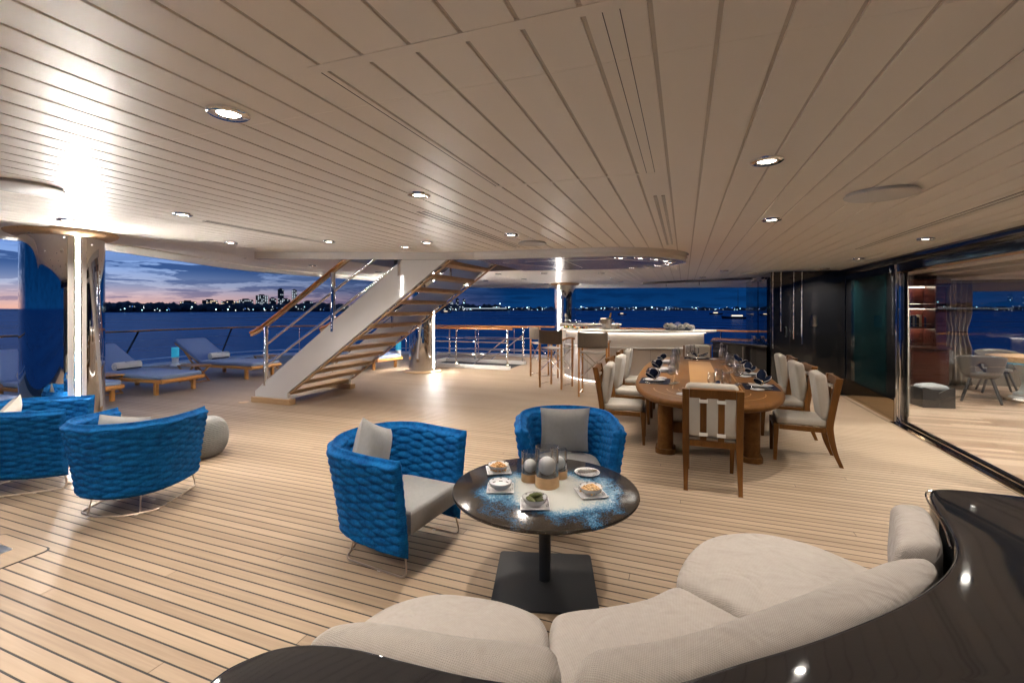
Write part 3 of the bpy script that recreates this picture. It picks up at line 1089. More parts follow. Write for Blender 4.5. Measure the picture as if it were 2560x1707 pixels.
# ------------------------------------------------------------------ mirror pillars with light strips
def pillar(x, y, led_deg, lab, ledmat='led', ztop=None):
    t = thing('pillar', lab, 'pillar', (x, y, 0), 0, 'mirror polished pillars')
    zt = ztop or zc(x)
    m = MB()
    m.lathe([(0.345, 0.03), (0.345, zt - 0.03)], 72)
    m.build('shaft', 'mirror_steel', t)
    m = MB()
    m.lathe([(0.34, zt - 0.075), (0.40, zt - 0.072), (0.455, zt - 0.045), (0.47, zt - 0.018), (0.47, zt - 0.004), (0.34, zt - 0.004)], 72)
    c = m.build('collar', 'oak', t)
    for a in (20, 110, 200, 290):
        s = MB()
        s.obox((0.415, 0, zt - 0.052), (0.125, 0.003, 0.004), (0, RAD(-24), 0))
        s.build('joint', 'caulk', c, smooth=False, rot=(0, 0, RAD(a)))
    m = MB()
    m.lathe([(0.34, 0.001), (0.50, 0.001), (0.50, 0.018), (0.47, 0.035), (0.34, 0.040)], 72)
    m.build('base_ring', 'oak', t)
    for a in (RAD(led_deg), RAD(led_deg + 180)):
        ca, sa = math.cos(a), math.sin(a)
        m = MB()
        m.surf([[(0.3462 * math.cos(a + RAD(q)), 0.3462 * math.sin(a + RAD(q)), z) for q in range(-13, 14, 2)] for z in (0.09, zt - 0.09)])
        m.build('glare_panel', 'off_white', t)  # white panel added in place of the strip's glare on the mirror shaft
        m = MB()
        m.obox((0.347 * ca, 0.347 * sa, zt / 2), (0.02, 0.030, zt - 0.19), (0, 0, a))
        ls = m.build('light_strip', ledmat, t, smooth=False)
        m = MB()
        for s in (-1, 1):
            m.obox((0.349 * ca - s * 0.024 * sa, 0.349 * sa + s * 0.024 * ca, zt / 2), (0.014, 0.012, zt - 0.19), (0, 0, a))
        m.build('strip_profile', 'chrome', ls, smooth=False)
    return t


pillar(-6.43, 2.98, -7, 'broad mirror polished pillar with glowing light strip beside the blue lounge chairs')
pillar(-6.45, 10.42, -3, 'mirror polished pillar with light strip standing behind the white staircase')
pillar(-3.62, 14.5, -113, 'mirror polished pillar with wooden collar behind the bar stools', 'led_dim')

# ------------------------------------------------------------------ staircase
st = thing('staircase', 'white open staircase with teak treads and polished steel handrails', 'staircase', (0, 0, 0))
SY0, SY1 = 5.98, 7.64
# x, z outline of a stringer: shoe at the foot, then straight rise to the deck above
P0, P1 = (-7.05, 0.0), (-3.25, 2.34)


def stringer(y0, y1, xo=0.0, top=3.15):
    sl = 0.695
    lo = (-6.30 + xo, 0.20)
    hi = (-7.05 + xo, 0.20)
    xe_lo = lo[0] + (top - lo[1] - 0.04) / sl
    xe_hi = xe_lo - 0.83
    out = [(-7.05 + xo, 0.095), (-6.30 + xo, 0.095), lo, (xe_lo, top), (xe_hi, top), hi]
    m = MB()
    m.vprism(out, y0, y1)
    return m


stringer(SY0 - 0.03, SY0 + 0.03, -0.05).build('stringer', 'white_gloss', st, bevel=0.008)
stringer(SY1 - 0.03, SY1 + 0.03, -0.16).build('stringer', 'white_gloss', st, bevel=0.008)
# teak facing strip under each stringer edge
for yy, xo in ((SY0, -0.05), (SY1, -0.16)):
    m = MB()
    a = (-6.26 + xo, 0.205)
    b = (-6.26 + xo + 2.90 / 0.695, 3.105)
    m.beam((a[0] + 0.008, yy, a[1] - 0.006), (b[0] + 0.008, yy, b[1] - 0.006), 0.058, 0.014)
    m.build('edge_strip', 'oak', st, smooth=False)
    m = MB()
    m.box(-7.10 + xo, -6.22 + xo, yy - 0.07, yy + 0.07, 0.001, 0.095)
    m.build('foot_block', 'oak', st, bevel=0.006)
tr = None
for i in range(14):
    z = 0.205 + i * 0.198
    x = -6.60 + (z - 0.205) / 0.695
    if tr is None:
        m = MB()
        m.box(-0.15, 0.15, SY0 + 0.032, SY1 - 0.032, -0.068, 0.0)
        tr = m.build('tread', 'oak', st, bevel=0.015, seg=3, loc=(x, 0, z))
    else:
        inst(tr, st, (x, 0, z))
for i in range(13):
    z = 0.205 + i * 0.198
    x = -6.60 + (z - 0.205) / 0.695
    for yy in (SY0 + 0.036, SY1 - 0.036):
        m = MB()
        m.cyl((x, yy - 0.004, z - 0.10), (x, yy + 0.004, z - 0.10), 0.022, n=10)
        m.build('tread_bolt', 'chrome', st)
for yy, nm in ((SY0, 'near'), (SY1, 'far')):
    posts = [(-6.88, 0.30, 1.34), (-5.40, 1.27, 2.24), (-4.10, 2.15, 3.05)]
    for px, z0, z1 in posts:
        m = MB()
        m.cyl((px, yy, z0), (px, yy, z1), 0.040, n=20)
        m.build('rail_post', 'chrome', st)
    for dz in (0.636, 1.01):
        m = MB()
        m.cyl((-6.88, yy, dz), (-3.9, yy, dz + 2.98 * 0.615), 0.021, n=12)
        m.build('guard_bar', 'chrome', st)
    pts = [(-7.22, yy, 1.22), (-6.88, yy, 1.38), (-5.40, yy, 2.28), (-4.10, yy, 3.07), (-3.6, yy, 3.35)]
    m = MB()
    rows = []
    C = catmull(pts, 8)
    for i, p in enumerate(C):
        rows.append([(p[0], p[1] + 0.048 * math.cos(2 * math.pi * k / 12), p[2] + 0.030 * math.sin(2 * math.pi * k / 12)) for k in range(12)])
    m.surf(rows, closeu=True)
    m.f.append(tuple(range(12)))
    m.f.append(tuple(range(len(m.v) - 1, len(m.v) - 13, -1)))
    m.build('handrail', 'varnished', st)
    m = MB()
    m.surf([[(p[0], p[1] - 0.024, p[2] - 0.032), (p[0], p[1] + 0.024, p[2] - 0.032), (p[0], p[1] + 0.024, p[2] - 0.062), (p[0], p[1] - 0.024, p[2] - 0.062)] for p in C], closeu=True)
    m.build('handrail_core', 'oak', st)


# ------------------------------------------------------------------ deck railings
def railing(name, lab, path, ztop, lower, posts, diag=(), rtop=0.042, postr=0.02):
    t = thing(name, lab, 'railing', (0, 0, 0))
    rows = []
    for i, p in enumerate(path):
        a = path[max(0, i - 1)]
        b = path[min(len(path) - 1, i + 1)]
        d = Vector((b[0] - a[0], b[1] - a[1])).normalized()
        nn = Vector((-d.y, d.x))
        rows.append([(p[0] + nn.x * rtop * 1.25 * math.cos(2 * math.pi * k / 12), p[1] + nn.y * rtop * 1.25 * math.cos(2 * math.pi * k / 12), ztop - 0.028 + 0.028 * math.sin(2 * math.pi * k / 12)) for k in range(12)])
    m = MB()
    m.surf(rows, closeu=True)
    m.f.append(tuple(range(12)))
    m.f.append(tuple(range(len(m.v) - 1, len(m.v) - 13, -1)))
    m.build('top_rail', 'varnished', t)
    for z in lower:
        m = MB()
        m.tube([(p[0], p[1], z) for p in path], 0.015, 8)
        m.build('lower_rail', 'chrome', t)
    for x, y in posts:
        m = MB()
        m.cyl((x, y, 0.02), (x, y, ztop - 0.05), postr, n=12)
        m.lathe([(0.045, 0.02), (0.045, 0.05), (0.02, 0.06)], 12, (x, y, 0.025))
        m.build('post', 'chrome', t)
    for (a, b) in diag:
        m = MB()
        m.beam(a, b, 0.045, 0.03)
        m.build('strut', 'black_gloss', t, bevel=0.006)
    return t


RC = [(p[0], p[1]) for p in RAILC]


def along(path, x=None, y=None):
    return min(path, key=lambda p: abs(p[0] - x) if x is not None else abs(p[1] - y))


aft = [p for p in RC if p[0] < -8.6]
diag = []
for yy in (2.3, 4.6, 8.4, 10.7):
    p = along(aft, y=yy)
    diag.append(((p[0] + 0.25, p[1] - 0.62, 0.05), (p[0], p[1], 1.0)))
railing('aft_railing', 'curved varnished stern railing with black raked struts behind the sun loungers', aft, 1.05, (0.20,), [along(aft, y=1.0), along(aft, y=12.6), along(aft, x=-9.4)], diag)
side = [p for p in RC if -8.6 <= p[0] <= 3.6]
sp = []
for xx in (-8.3, -6.9, -5.4, -3.8, -2.2, -0.7, 0.8, 2.2):
    sp.append(along(side, x=xx))
railing('side_railing', 'varnished side railing with steel posts behind the bar', side, 1.05, (0.22, 0.62), sp)
# raised gunwale outboard
m = MB()
rows = []
for i, p in enumerate(RC):
    rows.append([(p[0] - 0.02, p[1] + 0.03, -0.25), (p[0] - 0.20, p[1] + 0.22, -0.25), (p[0] - 0.20, p[1] + 0.22, 0.055), (p[0] - 0.02, p[1] + 0.03, 0.055)])
m.surf(rows, closeu=True)
m.build('gunwale', 'deck_grey', deck, angle=30)
# hull side below the deck so that the edge does not float over the sea
m = MB()
m.surf([[(p[0] - 0.2, p[1] + 0.22, -0.24), (p[0] + 0.4, p[1] - 0.4, -7.3)] for p in RC])
m.build('hull_side', 'white_gloss', deck)

# guard round the side stairwell
gs = thing('stairwell_guard', 'steel stairwell guard with varnished cap rail and white kerb near the bar', 'railing', (0, 0, 0))
W0, W1, V0, V1 = WELL
for (a, b, c, d) in ((W0, W1 + 0.08, V0 - 0.04, V0 + 0.06), (W0, W1 + 0.08, V1 - 0.06, V1 + 0.04)):
    m = MB()
    m.box(a, b, c, d, -0.02, 0.10)
    m.build('kerb', 'white_gloss', gs, bevel=0.012)
m = MB()
m.box(W0 - 0.1, W0, V0 - 0.04, V1 + 0.04, -0.02, 0.099)
m.build('kerb', 'white_gloss', gs, bevel=0.012)
for yy in (V0 + 0.01, V1 - 0.01):
    for xx in (W0 + 0.1, -6.0, W1):
        m = MB()
        m.cyl((xx, yy, 0.09), (xx, yy, 1.07), 0.028, n=14)
        m.lathe([(0.05, 0.0), (0.05, 0.03), (0.03, 0.045)], 14, (xx, yy, 0.095))
        m.build('post', 'chrome', gs)
    m = MB()
    rows = [[(xx, yy + 0.05 * math.cos(2 * math.pi * k / 12), 1.095 + 0.028 * math.sin(2 * math.pi * k / 12)) for k in range(12)] for xx in (W0 - 0.1, -6, W1 + 0.14)]
    m.surf(rows, closeu=True)
    m.f.append(tuple(range(12)))
    m.f.append(tuple(range(len(m.v) - 1, len(m.v) - 13, -1)))
    m.build('cap_rail', 'varnished', gs)
    for z in (0.38, 0.72):
        m = MB()
        m.cyl((W0, yy, z), (W1, yy, z), 0.014, n=8)
        m.build('guard_bar', 'chrome', gs)
    m = MB()
    m.cyl((W1 - 0.02, yy + 0.05, 0.86), (W1 - 1.9, yy + 0.05, -0.55), 0.018, n=10)
    m.build('stair_rail', 'chrome', gs)
m = MB()
for i in range(6):
    m.box(W1 - 0.3 * (i + 1), W1 - 0.3 * i + 0.02, V0 + 0.06, V1 - 0.06, -0.2 * (i + 1) - 0.05, -0.2 * (i + 1))
m.build('step', 'deck_grey', gs, smooth=False)
m = MB()
m.box(W0, W1, V0 + 0.055, V0 + 0.065, -1.6, -0.02)
m.box(W0, W1, V1 - 0.065, V1 - 0.055, -1.6, -0.02)
m.build('well_wall', 'deck_grey', gs, smooth=False)

# ------------------------------------------------------------------ superstructure on the forward side
bw = thing('black_wall', 'glossy black panelled wall with chrome strips beside the dining table', 'wall', (0, 0, 0))
m = MB()
m.box(2.88, 3.02, 8.20, 10.35, 0.32, zc(2.9) - 0.004)
m.build('side_panel', 'black_gloss', bw, smooth=False)
m = MB()
m.box(1.62, 2.876, 10.36, 10.50, 0.0, zc(2.9) - 0.002)
m.build('front_panel', 'black_gloss', bw, bevel=0.02)
m = MB()
m.box(1.62, 1.76, 10.503, 14.2, 0.0, zc(2.9) - 0.002)
m.build('return_panel', 'black_gloss', bw, smooth=False)
m = MB()
m.box(2.86, 3.0, 8.20, 10.355, 0.001, 0.318)
m.build('kick_plate', 'brass_mirror', bw, bevel=0.004)
m = MB()
m.box(2.868, 2.8795, 8.5, 9.9, 0.34, 2.16)
dr = m.build('dark_door', 'teal_glass', bw, smooth=False)
m = MB()
m.box(2.85, 2.867, 9.93, 9.96, 0.34, 2.16)
m.build('chrome_edge', 'chrome', dr, smooth=False)
for xx, yy, z0, z1 in ((1.66, 10.345, 0.85, 2.42), (1.80, 10.345, 1.2, 2.42), (2.02, 10.345, 1.05, 2.42), (2.16, 10.345, 0.95, 2.42)):
    m = MB()
    m.cyl((xx, yy, z0), (xx, yy, z1 - 0.03), 0.011, n=10)
    m.build('chrome_strip', 'chrome', bw)
m = MB()
m.tube(fillet([(1.88, 10.35, 1.28), (1.88, 10.29, 1.28), (1.88, 10.29, 1.10), (1.88, 10.35, 1.10)], 0.03), 0.012, 8)
m.build('door_pull', 'black_metal', bw)
m = MB()
m.box(2.30, 2.42, 10.352, 10.359, 1.30, 1.52)
m.build('lamp_reflection', 'brass_mirror', bw, smooth=False)  # brass plate stands in for a warm lamp's reflection in the wall

# door cornice
cn = thing('door_cornice', 'black glossy cornice running above the glass doors', 'cornice', (0, 0, 0))
m = MB()
out = [(2.80, 2.385), (2.80, 2.33), (2.82, 2.30), (2.86, 2.285), (2.87, 2.18), (3.05, 2.18), (3.05, 2.384)]
m.vprism(out, -2.9, 10.34)
m.build('moulding', 'black_gloss', cn, angle=50)
m = MB()
m.box(2.872, 2.885, -1.4, 8.18, 2.150, 2.178)
m.build('header_strip', 'brass_mirror', cn, smooth=False)

gd = thing('glass_door', 'tall frameless sliding glass door into the lit saloon', 'door', (0, 0, 0))
m = MB()
m.box(2.935, 2.947, 5.46, 8.02, 0.05, 2.20)
m.build('pane', 'pane', gd, smooth=False)
m = MB()
m.box(2.92, 2.965, 8.02, 8.08, 0.03, 2.20)
m.build('stile', 'black_gloss', gd, bevel=0.004)
m = MB()
m.box(2.925, 2.957, 5.46, 8.02, 0.02, 0.052)
m.build('bottom_rail', 'black_gloss', gd, smooth=False)
m = MB()
m.box(2.88, 2.905, -1.2, 8.16, 0.001, 0.02)
m.build('track', 'black_gloss', gd, smooth=False)
m = MB()
m.box(2.97, 2.995, -1.2, 8.16, 0.001, 0.02)
m.build('track', 'black_gloss', gd, smooth=False)
m = MB()
m.box(2.906, 2.968, -1.2, 8.16, 0.0005, 0.012)
m.build('threshold', 'oak', gd, smooth=False)
m = MB()
m.box(2.80, 2.878, -1.2, 8.16, 0.002, 0.010)
m.build('sill_plate', 'brass_mirror', gd, smooth=False)
mp = thing('door_post', 'mirror polished door post between black wall and glass door', 'post', (2.93, 8.15, 0))
m = MB()
m.prism(rrect(0.14, 0.13, 0.05), 0.001, 2.285)
m.build('shell', 'mirror_steel', mp)
m = MB()
m.box(-0.085, -0.055, -0.085, -0.060, 0.001, 2.285)
m.build('edge_bead', 'chrome', mp, bevel=0.006)
mp2 = thing('door_post', 'brushed steel door post next to the end of the curved black sofa', 'post', (2.93, 5.36, 0))
m = MB()
m.prism(rrect(0.14, 0.16, 0.05), 0.001, 2.18)
m.build('shell', 'mirror_steel', mp2)
m = MB()
m.box(2.935, 2.947, -1.3, 5.26, 0.05, 2.18)
g2 = thing('glass_door', 'glass door panel forward of the curved sofa', 'door', (0, 0, 0))
m.build('pane', 'pane', g2, smooth=False)

# folding screen: glass leaves and overhead track by the black corner
sc = thing('glass_screen', 'frameless glass wind screen leaves standing on the black console', 'glass screen', (0, 0, 0))
for (a, b) in (((1.70, 12.1), (1.72, 13.0)), ((1.60, 11.9), (1.62, 12.75)), ((1.58, 10.52), (1.59, 11.7))):
    m = MB()
    m.beam((*a, 1.60), (*b, 1.60), 0.010, 1.36)
    m.build('leaf_pane', 'smoke_glass', sc, smooth=False)
for x, y in ((1.50, 11.72), (1.50, 11.86)):
    m = MB()
    m.box(x - 0.04, x + 0.04, y - 0.05, y + 0.05, 0.905, 1.02)
    m.build('clamp', 'chrome', sc, bevel=0.006)
    m = MB()
    m.box(x - 0.04, x + 0.04, y - 0.05, y + 0.05, 2.26, 2.34)
    m.build('clamp', 'chrome', sc, bevel=0.006)
tk = thing('overhead_track', 'black sliding track hung below the ceiling behind the bar', 'track', (0, 0, 0))
m = MB()
m.beam((-1.05, 13.1, 2.345), (1.55, 11.85, 2.345), 0.10, 0.055)
m.build('channel', 'black_metal', tk, bevel=0.01)
for x, y in ((-0.45, 12.81), (0.35, 12.43)):
    m = MB()
    m.cyl((x, y, 2.24), (x, y, 2.33), 0.022, n=12)
    m.build('roller', 'chrome', tk)
for x, y in ((-1.0, 13.08), (0.2, 12.50), (1.4, 11.92)):
    m = MB()
    m.cyl((x, y, 2.36), (x, y, zc(x)), 0.012, n=8)
    m.build('hanger', 'chrome', tk)

# ------------------------------------------------------------------ saloon behind the glass
sal = thing('saloon_floor', 'pale wood strip floor inside the saloon', None)
sal['kind'] = 'structure'
m = MB()
m.box(3.0, 9.5, -1.4, 12.95, -0.10, -0.002)
m.build('subfloor', 'taupe_wall', sal, smooth=False)
# strips run away from the doorway
random.seed(5)
fsrc = {}
for j in range(70):
    y = 4.95 + j * 0.112
    x = 3.02
    first = (0.55, 1.15, 1.75)[(j * 2 + random.randint(0, 1)) % 3]
    for L in (first, 1.75, 1.75, 1.75):
        if L not in fsrc:
            mm = MB()
            mm.box(-L / 2 + 0.001, L / 2 - 0.001, -0.0552, 0.0552, -0.02, 0.0)
            fsrc[L] = mm.build('floor_strip', 'parquet', sal, smooth=False, loc=(x + L / 2, y, 0.0))
        else:
            inst(fsrc[L], sal, (x + L / 2, y, 0.0))
        x += L
sr = thing('saloon_wall', 'taupe saloon walls with white coffered ceiling', None)
sr['kind'] = 'structure'
m = MB()
m.box(3.02, 3.25, 10.52, 12.6, 0.0, 2.45)
m.build('wall', 'taupe_wall', sr, smooth=False)
m = MB()
m.box(3.02, 5.55, 12.80, 12.95, 0.0, 2.45)
m.box(5.55, 9.5, 12.80, 12.95, 0.0, 0.62)
m.box(5.55, 9.5, 12.80, 12.95, 2.02, 2.45)
m.build('wall', 'taupe_wall', sr, smooth=False)
m = MB()
m.box(9.5, 9.6, -1.4, 12.95, 0.0, 2.45)
m.build('wall', 'taupe_wall', sr, smooth=False)
m = MB()
m.box(3.02, 9.5, -1.5, -1.4, 0.0, 2.45)
m.build('wall', 'taupe_wall', sr, smooth=False)
m = MB()
m.box(3.02, 9.6, -1.5, 12.95, 2.40, 2.45)
m.build('saloon_ceiling', 'room_white', sr, smooth=False)
for (a, b, c, d, z) in ((3.05, 3.9, -1.4, 12.7, 2.28), (5.2, 9.4, 8.4, 12.7, 2.26), (5.2, 9.4, -1.4, 5.6, 2.26)):
    m = MB()
    m.box(a, b, c, d, z, z + 0.139)
    m.build('coffer', 'room_white', sr, bevel=0.02)
for a, b, c, d in ((4.2, 4.32, -1.4, 12.7), (4.8, 4.92, -1.4, 12.7)):
    m = MB()
    m.box(a, b, c, d, 2.33, 2.399)
    m.build('coffer_rib', 'room_white', sr, bevel=0.01)
wn = thing('saloon_window', 'dark saloon window showing the night sea', 'window', (0, 0, 0))
m = MB()
m.box(5.56, 9.4, 12.86, 12.868, 0.63, 2.01)
m.build('pane', 'pane', wn, smooth=False)
m = MB()
m.box(5.5, 9.45, 12.72, 12.80, 0.60, 0.64)
m.build('sill', 'mahogany', wn, smooth=False)
G3 = 'recessed lights in the saloon ceiling'
for x, y in ((3.5, 6.6), (3.5, 8.2), (3.5, 9.8), (3.5, 5.0)):
    downlight(x, y, 'small recessed light in the saloon ceiling strip by the doors', G3, 30.0, 2.279, 0.9)
for x, y in ((5.9, 9.2), (6.2, 11.2), (7.4, 10.2), (7.6, 7.0), (5.8, 4.5)):
    downlight(x, y, 'small recessed light in the inner saloon ceiling coffer', G3, 34.0, 2.259, 0.9)

# bookcase
bc = thing('bookcase', 'dark mahogany bookcase with lit shelves inside the saloon', 'bookcase', (4.42, 12.05, 0))
m = MB()
m.box(-0.52, 0.62, 0.52, 0.56, 0.0, 2.22)
m.build('back_panel', 'mahogany', bc, smooth=False)
for a, b in ((-0.56, -0.50), (0.50, 0.68)):
    m = MB()
    m.box(a, b, 0.0, 0.54, 0.0, 2.22)
    m.build('side_panel', 'mahogany', bc, bevel=0.006)
m = MB()
m.box(-0.62, 0.74, -0.05, 0.58, 2.12, 2.26)
m.build('cornice', 'mahogany', bc, bevel=0.02)
m = MB()
m.box(-0.58, 0.70, -0.06, 0.50, 0.08, 0.80)
cb = m.build('cupboard', 'mahogany', bc, bevel=0.006)
m = MB()
m.box(-0.62, 0.74, -0.09, 0.50, 0.80, 0.85)
m.build('counter', 'mahogany', bc, bevel=0.01)
m = MB()
m.box(-0.60, 0.72, -0.02, 0.50, 0.0, 0.08)
m.build('plinth', 'mahogany', bc, smooth=False)
for x0, x1 in ((-0.54, 0.05), (0.08, 0.66)):
    m = MB()
    m.box(x0, x1, -0.078, -0.061, 0.13, 0.75)
    d = m.build('door', 'mahogany', cb, bevel=0.004)
for z in (0.87, 1.28, 1.70):
    if z > 0.9:
        m = MB()
        m.box(-0.50, 0.50, 0.06, 0.52, z - 0.055, z - 0.02)
        m.build('shelf', 'mahogany', bc, smooth=False)
    m = MB()
    m.cyl((-0.49, 0.08, z + 0.04), (0.49, 0.08, z + 0.04), 0.006, n=8)
    m.build('gallery_rail', 'chrome', bc)
for z in (1.222, 1.642, 2.112):
    m = MB()
    m.box(-0.48, 0.48, 0.40, 0.46, z - 0.006, z)
    m.build('shelf_light', 'shelf_led', bc, smooth=False)
BK = [('white', (0.70, 0.66, 0.60)), ('teal', (0.06, 0.33, 0.38)), ('black', (0.02, 0.02, 0.025)), ('grey', (0.25, 0.26, 0.28)), ('navy', (0.02, 0.05, 0.16)), ('cream', (0.62, 0.52, 0.38)), ('red', (0.35, 0.05, 0.04))]
for nme, c in BK:
    pbr('book_' + nme, c, 0.45)
random.seed(11)
x = -0.02
seq = ['white', 'white', 'teal', 'teal', 'black', 'grey', 'navy', 'black', 'cream', 'red', 'navy']
for i, cname in enumerate(seq):
    w = 0.030 + 0.014 * random.random()
    h = 0.20 + 0.05 * random.random()
    t = thing('book', '%s spined book, number %d along the middle shelf from the curtain' % (cname, i + 1), 'book', (4.42 + x + w / 2, 12.20, 1.262), 0, 'books on the middle shelf')
    t['label'] = {'white': 'white spined book at the end of the middle shelf', 'teal': 'teal spined book on the middle shelf', 'black': 'black spined book on the middle shelf', 'grey': 'grey book on the middle shelf between black and navy books',
                  'navy': 'navy spined book on the middle shelf', 'cream': 'tall cream book among dark books on the middle shelf', 'red': 'red spined book near the end of the middle shelf'}[cname]
    m = MB()
    m.box(-w / 2, w / 2, 0, 0.16, 0.0, h)
    m.build('cover', 'book_' + cname, t, bevel=0.003)
    m = MB()
    m.box(-w / 2 + 0.004, w / 2 - 0.004, 0.005, 0.162, 0.004, h + 0.001)
    m.build('pages', 'off_white', t, smooth=False)
    x += w + 0.002
m = MB()
m.obox((0, 0, 0.14), (0.20, 0.02, 0.28), (RAD(-12), 0, 0))
o = m.build('framed_card', 'off_white', loc=(4.30, 12.30, 1.682))
tag(o, 'cream framed card leaning on the top shelf of the bookcase', 'picture')


def curtain(x0, y0, x1, y1, z0, z1, lab, folds=6, amp=0.05, tie=None):
    p, q = Vector((x0, y0)), Vector((x1, y1))
    d = (q - p)
    n = Vector((-d.y, d.x)).normalized()
    rows = []
    N = folds * 10
    for zi in range(19):
        s = zi / 18
        z = z0 + (z1 - z0) * s
        sq = 1.0
        if tie:
            sq = 1 - 0.35 * math.exp(-((z - tie) / 0.25) ** 2)
        row = []
        for i in range(N + 1):
            t = i / N
            w = math.sin(2 * math.pi * folds * t + 0.6 * math.sin(3 * s)) * amp * (0.8 + 0.3 * math.sin(7 * t + 2 * s))
            c = p + d * (0.5 + (t - 0.5) * sq) + n * w
            row.append((c.x, c.y, z))
        rows.append(row)
    t = thing('curtain', lab, 'curtain', (0, 0, 0))
    m = MB()
    m.surf(rows)
    o = m.build('drape', 'curtain_cloth', t, angle=80)
    sm = o.modifiers.new('thick', 'SOLIDIFY')
    sm.thickness = 0.006
    if tie:
        m = MB()
        c = p + d * 0.5
        m.tube([(c.x + d.x * 0.34 * math.cos(a) + n.x * 0.085 * math.sin(a), c.y + d.y * 0.34 * math.cos(a) + n.y * 0.085 * math.sin(a), tie) for a in [2 * math.pi * k / 24 for k in range(24)]], 0.008, 6, closed=True)
        m.build('tie_band', 'brass_mirror', t)
    return t


curtain(5.16, 12.45, 5.74, 12.55, 0.01, 2.25, 'taupe floor length curtain with tie band beside the saloon window', 6, 0.055, 1.15)
curtain(3.16, 8.55, 3.12, 9.10, 0.01, 2.27, 'grey curtain gathered beside the mirror door post', 5, 0.05)


def shell_chair(x, y, rz, lab):
    t = thing('tub_chair', lab, 'chair', (x, y, 0), rz, 'saloon tub chairs')
    rows = []
    for j in range(9):
        v = j / 8
        row = []
        for i in range(33):
            a = RAD(-118 + 236 * i / 32)
            hgt = 0.44 + 0.40 * v * (0.62 + 0.38 * math.cos(a / 2.2) ** 2)
            r = 0.22 + 0.10 * v ** 0.6
            row.append((r * math.sin(a) * 1.02, -r * math.cos(a), hgt))
        rows.append(row)
    m = MB()
    m.surf(rows)
    # teardrop hole in the back
    keep = []
    for q in m.f:
        cx = sum(m.v[k][0] for k in q) / 4
        cz = sum(m.v[k][2] for k in q) / 4
        cy = sum(m.v[k][1] for k in q) / 4
        if cy < -0.15 and ((cx / 0.062) ** 2 + ((cz - 0.60) / 0.07) ** 2) < 1:
            continue
        keep.append(q)
    m.f = keep
    o = m.build('shell', 'grey_shell', t, angle=80)
    s = o.modifiers.new('thick', 'SOLIDIFY')
    s.thickness = 0.016
    m = MB()
    m.lathe([(0.0, 0.42), (0.20, 0.42), (0.225, 0.445), (0.21, 0.47), (0.0, 0.475)], 28)
    m.build('seat', 'grey_shell', t)
    for sx, sy in ((-1, -1), (1, -1), (1, 1), (-1, 1)):
        m = MB()
        m.beam((sx * 0.13, sy * 0.13, 0.42), (sx * 0.25, sy * 0.25, 0.0), 0.045, 0.03, w1=0.03, h1=0.022)
        m.build('leg', 'charcoal', t, bevel=0.004)
    return t


shell_chair(4.95, 10.55, RAD(-25), 'grey tub chair with teardrop cut in its back before the saloon table')
shell_chair(5.75, 11.75, RAD(165), 'grey tub chair on the window side of the saloon table')
tb = thing('saloon_table', 'octagonal marquetry table on a pale turned pedestal in the saloon', 'table', (5.75, 10.85, 0))
m = MB()
m.prism([(0.55 * math.cos(RAD(22.5 + 45 * k)), 0.55 * math.sin(RAD(22.5 + 45 * k))) for k in range(8)], 0.70, 0.80)
m.build('top', 'marquetry', tb, bevel=0.006)
m = MB()
m.prism([(0.57 * math.cos(RAD(22.5 + 45 * k)), 0.57 * math.sin(RAD(22.5 + 45 * k))) for k in range(8)], 0.685, 0.699)
m.build('under_plate', 'lantern_glass', tb)
m = MB()
m.lathe([(0.26, 0.0), (0.26, 0.06), (0.20, 0.09), (0.20, 0.13), (0.13, 0.17), (0.09, 0.30), (0.12, 0.48), (0.20, 0.66), (0.24, 0.685)], 32)
m.build('pedestal', 'off_white', tb)
m = MB()
m.prism([(0.36 * math.cos(RAD(45 * k)), 0.36 * math.sin(RAD(45 * k))) for k in range(8)], 0.0, 0.05)
m.build('base', 'marquetry', tb, bevel=0.006)
gb = thing('magazine_box', 'dark grey tulip fronted box holding a pale cushion in the saloon', 'box', (3.92, 9.75, 0), RAD(10))
m = MB()
m.box(-0.23, 0.23, -0.17, -0.15, 0.0, 0.30)
m.box(-0.23, 0.23, 0.15, 0.17, 0.0, 0.30)
m.box(-0.23, -0.21, -0.149, 0.149, 0.0, 0.32)
m.box(0.21, 0.23, -0.149, 0.149, 0.0, 0.32)
m.build('side', 'charcoal', gb, bevel=0.006)
for s in (-1, 1):
    m = MB()
    C = [(s * 0.232, 0.0), (s * 0.002, 0.0), (s * 0.002, 0.24), (s * 0.05, 0.275), (s * 0.12, 0.31), (s * 0.20, 0.335), (s * 0.232, 0.34)]
    m.vprism(C if s < 0 else C[::-1], -0.19, -0.172)
    m.build('petal', 'charcoal', gb)
m = MB()
m.cushion(rrect(0.40, 0.28, 0.05), 0.20, 0.36, 0.05, 0.03)
m.build('pad', 'grey_cloth', gb)

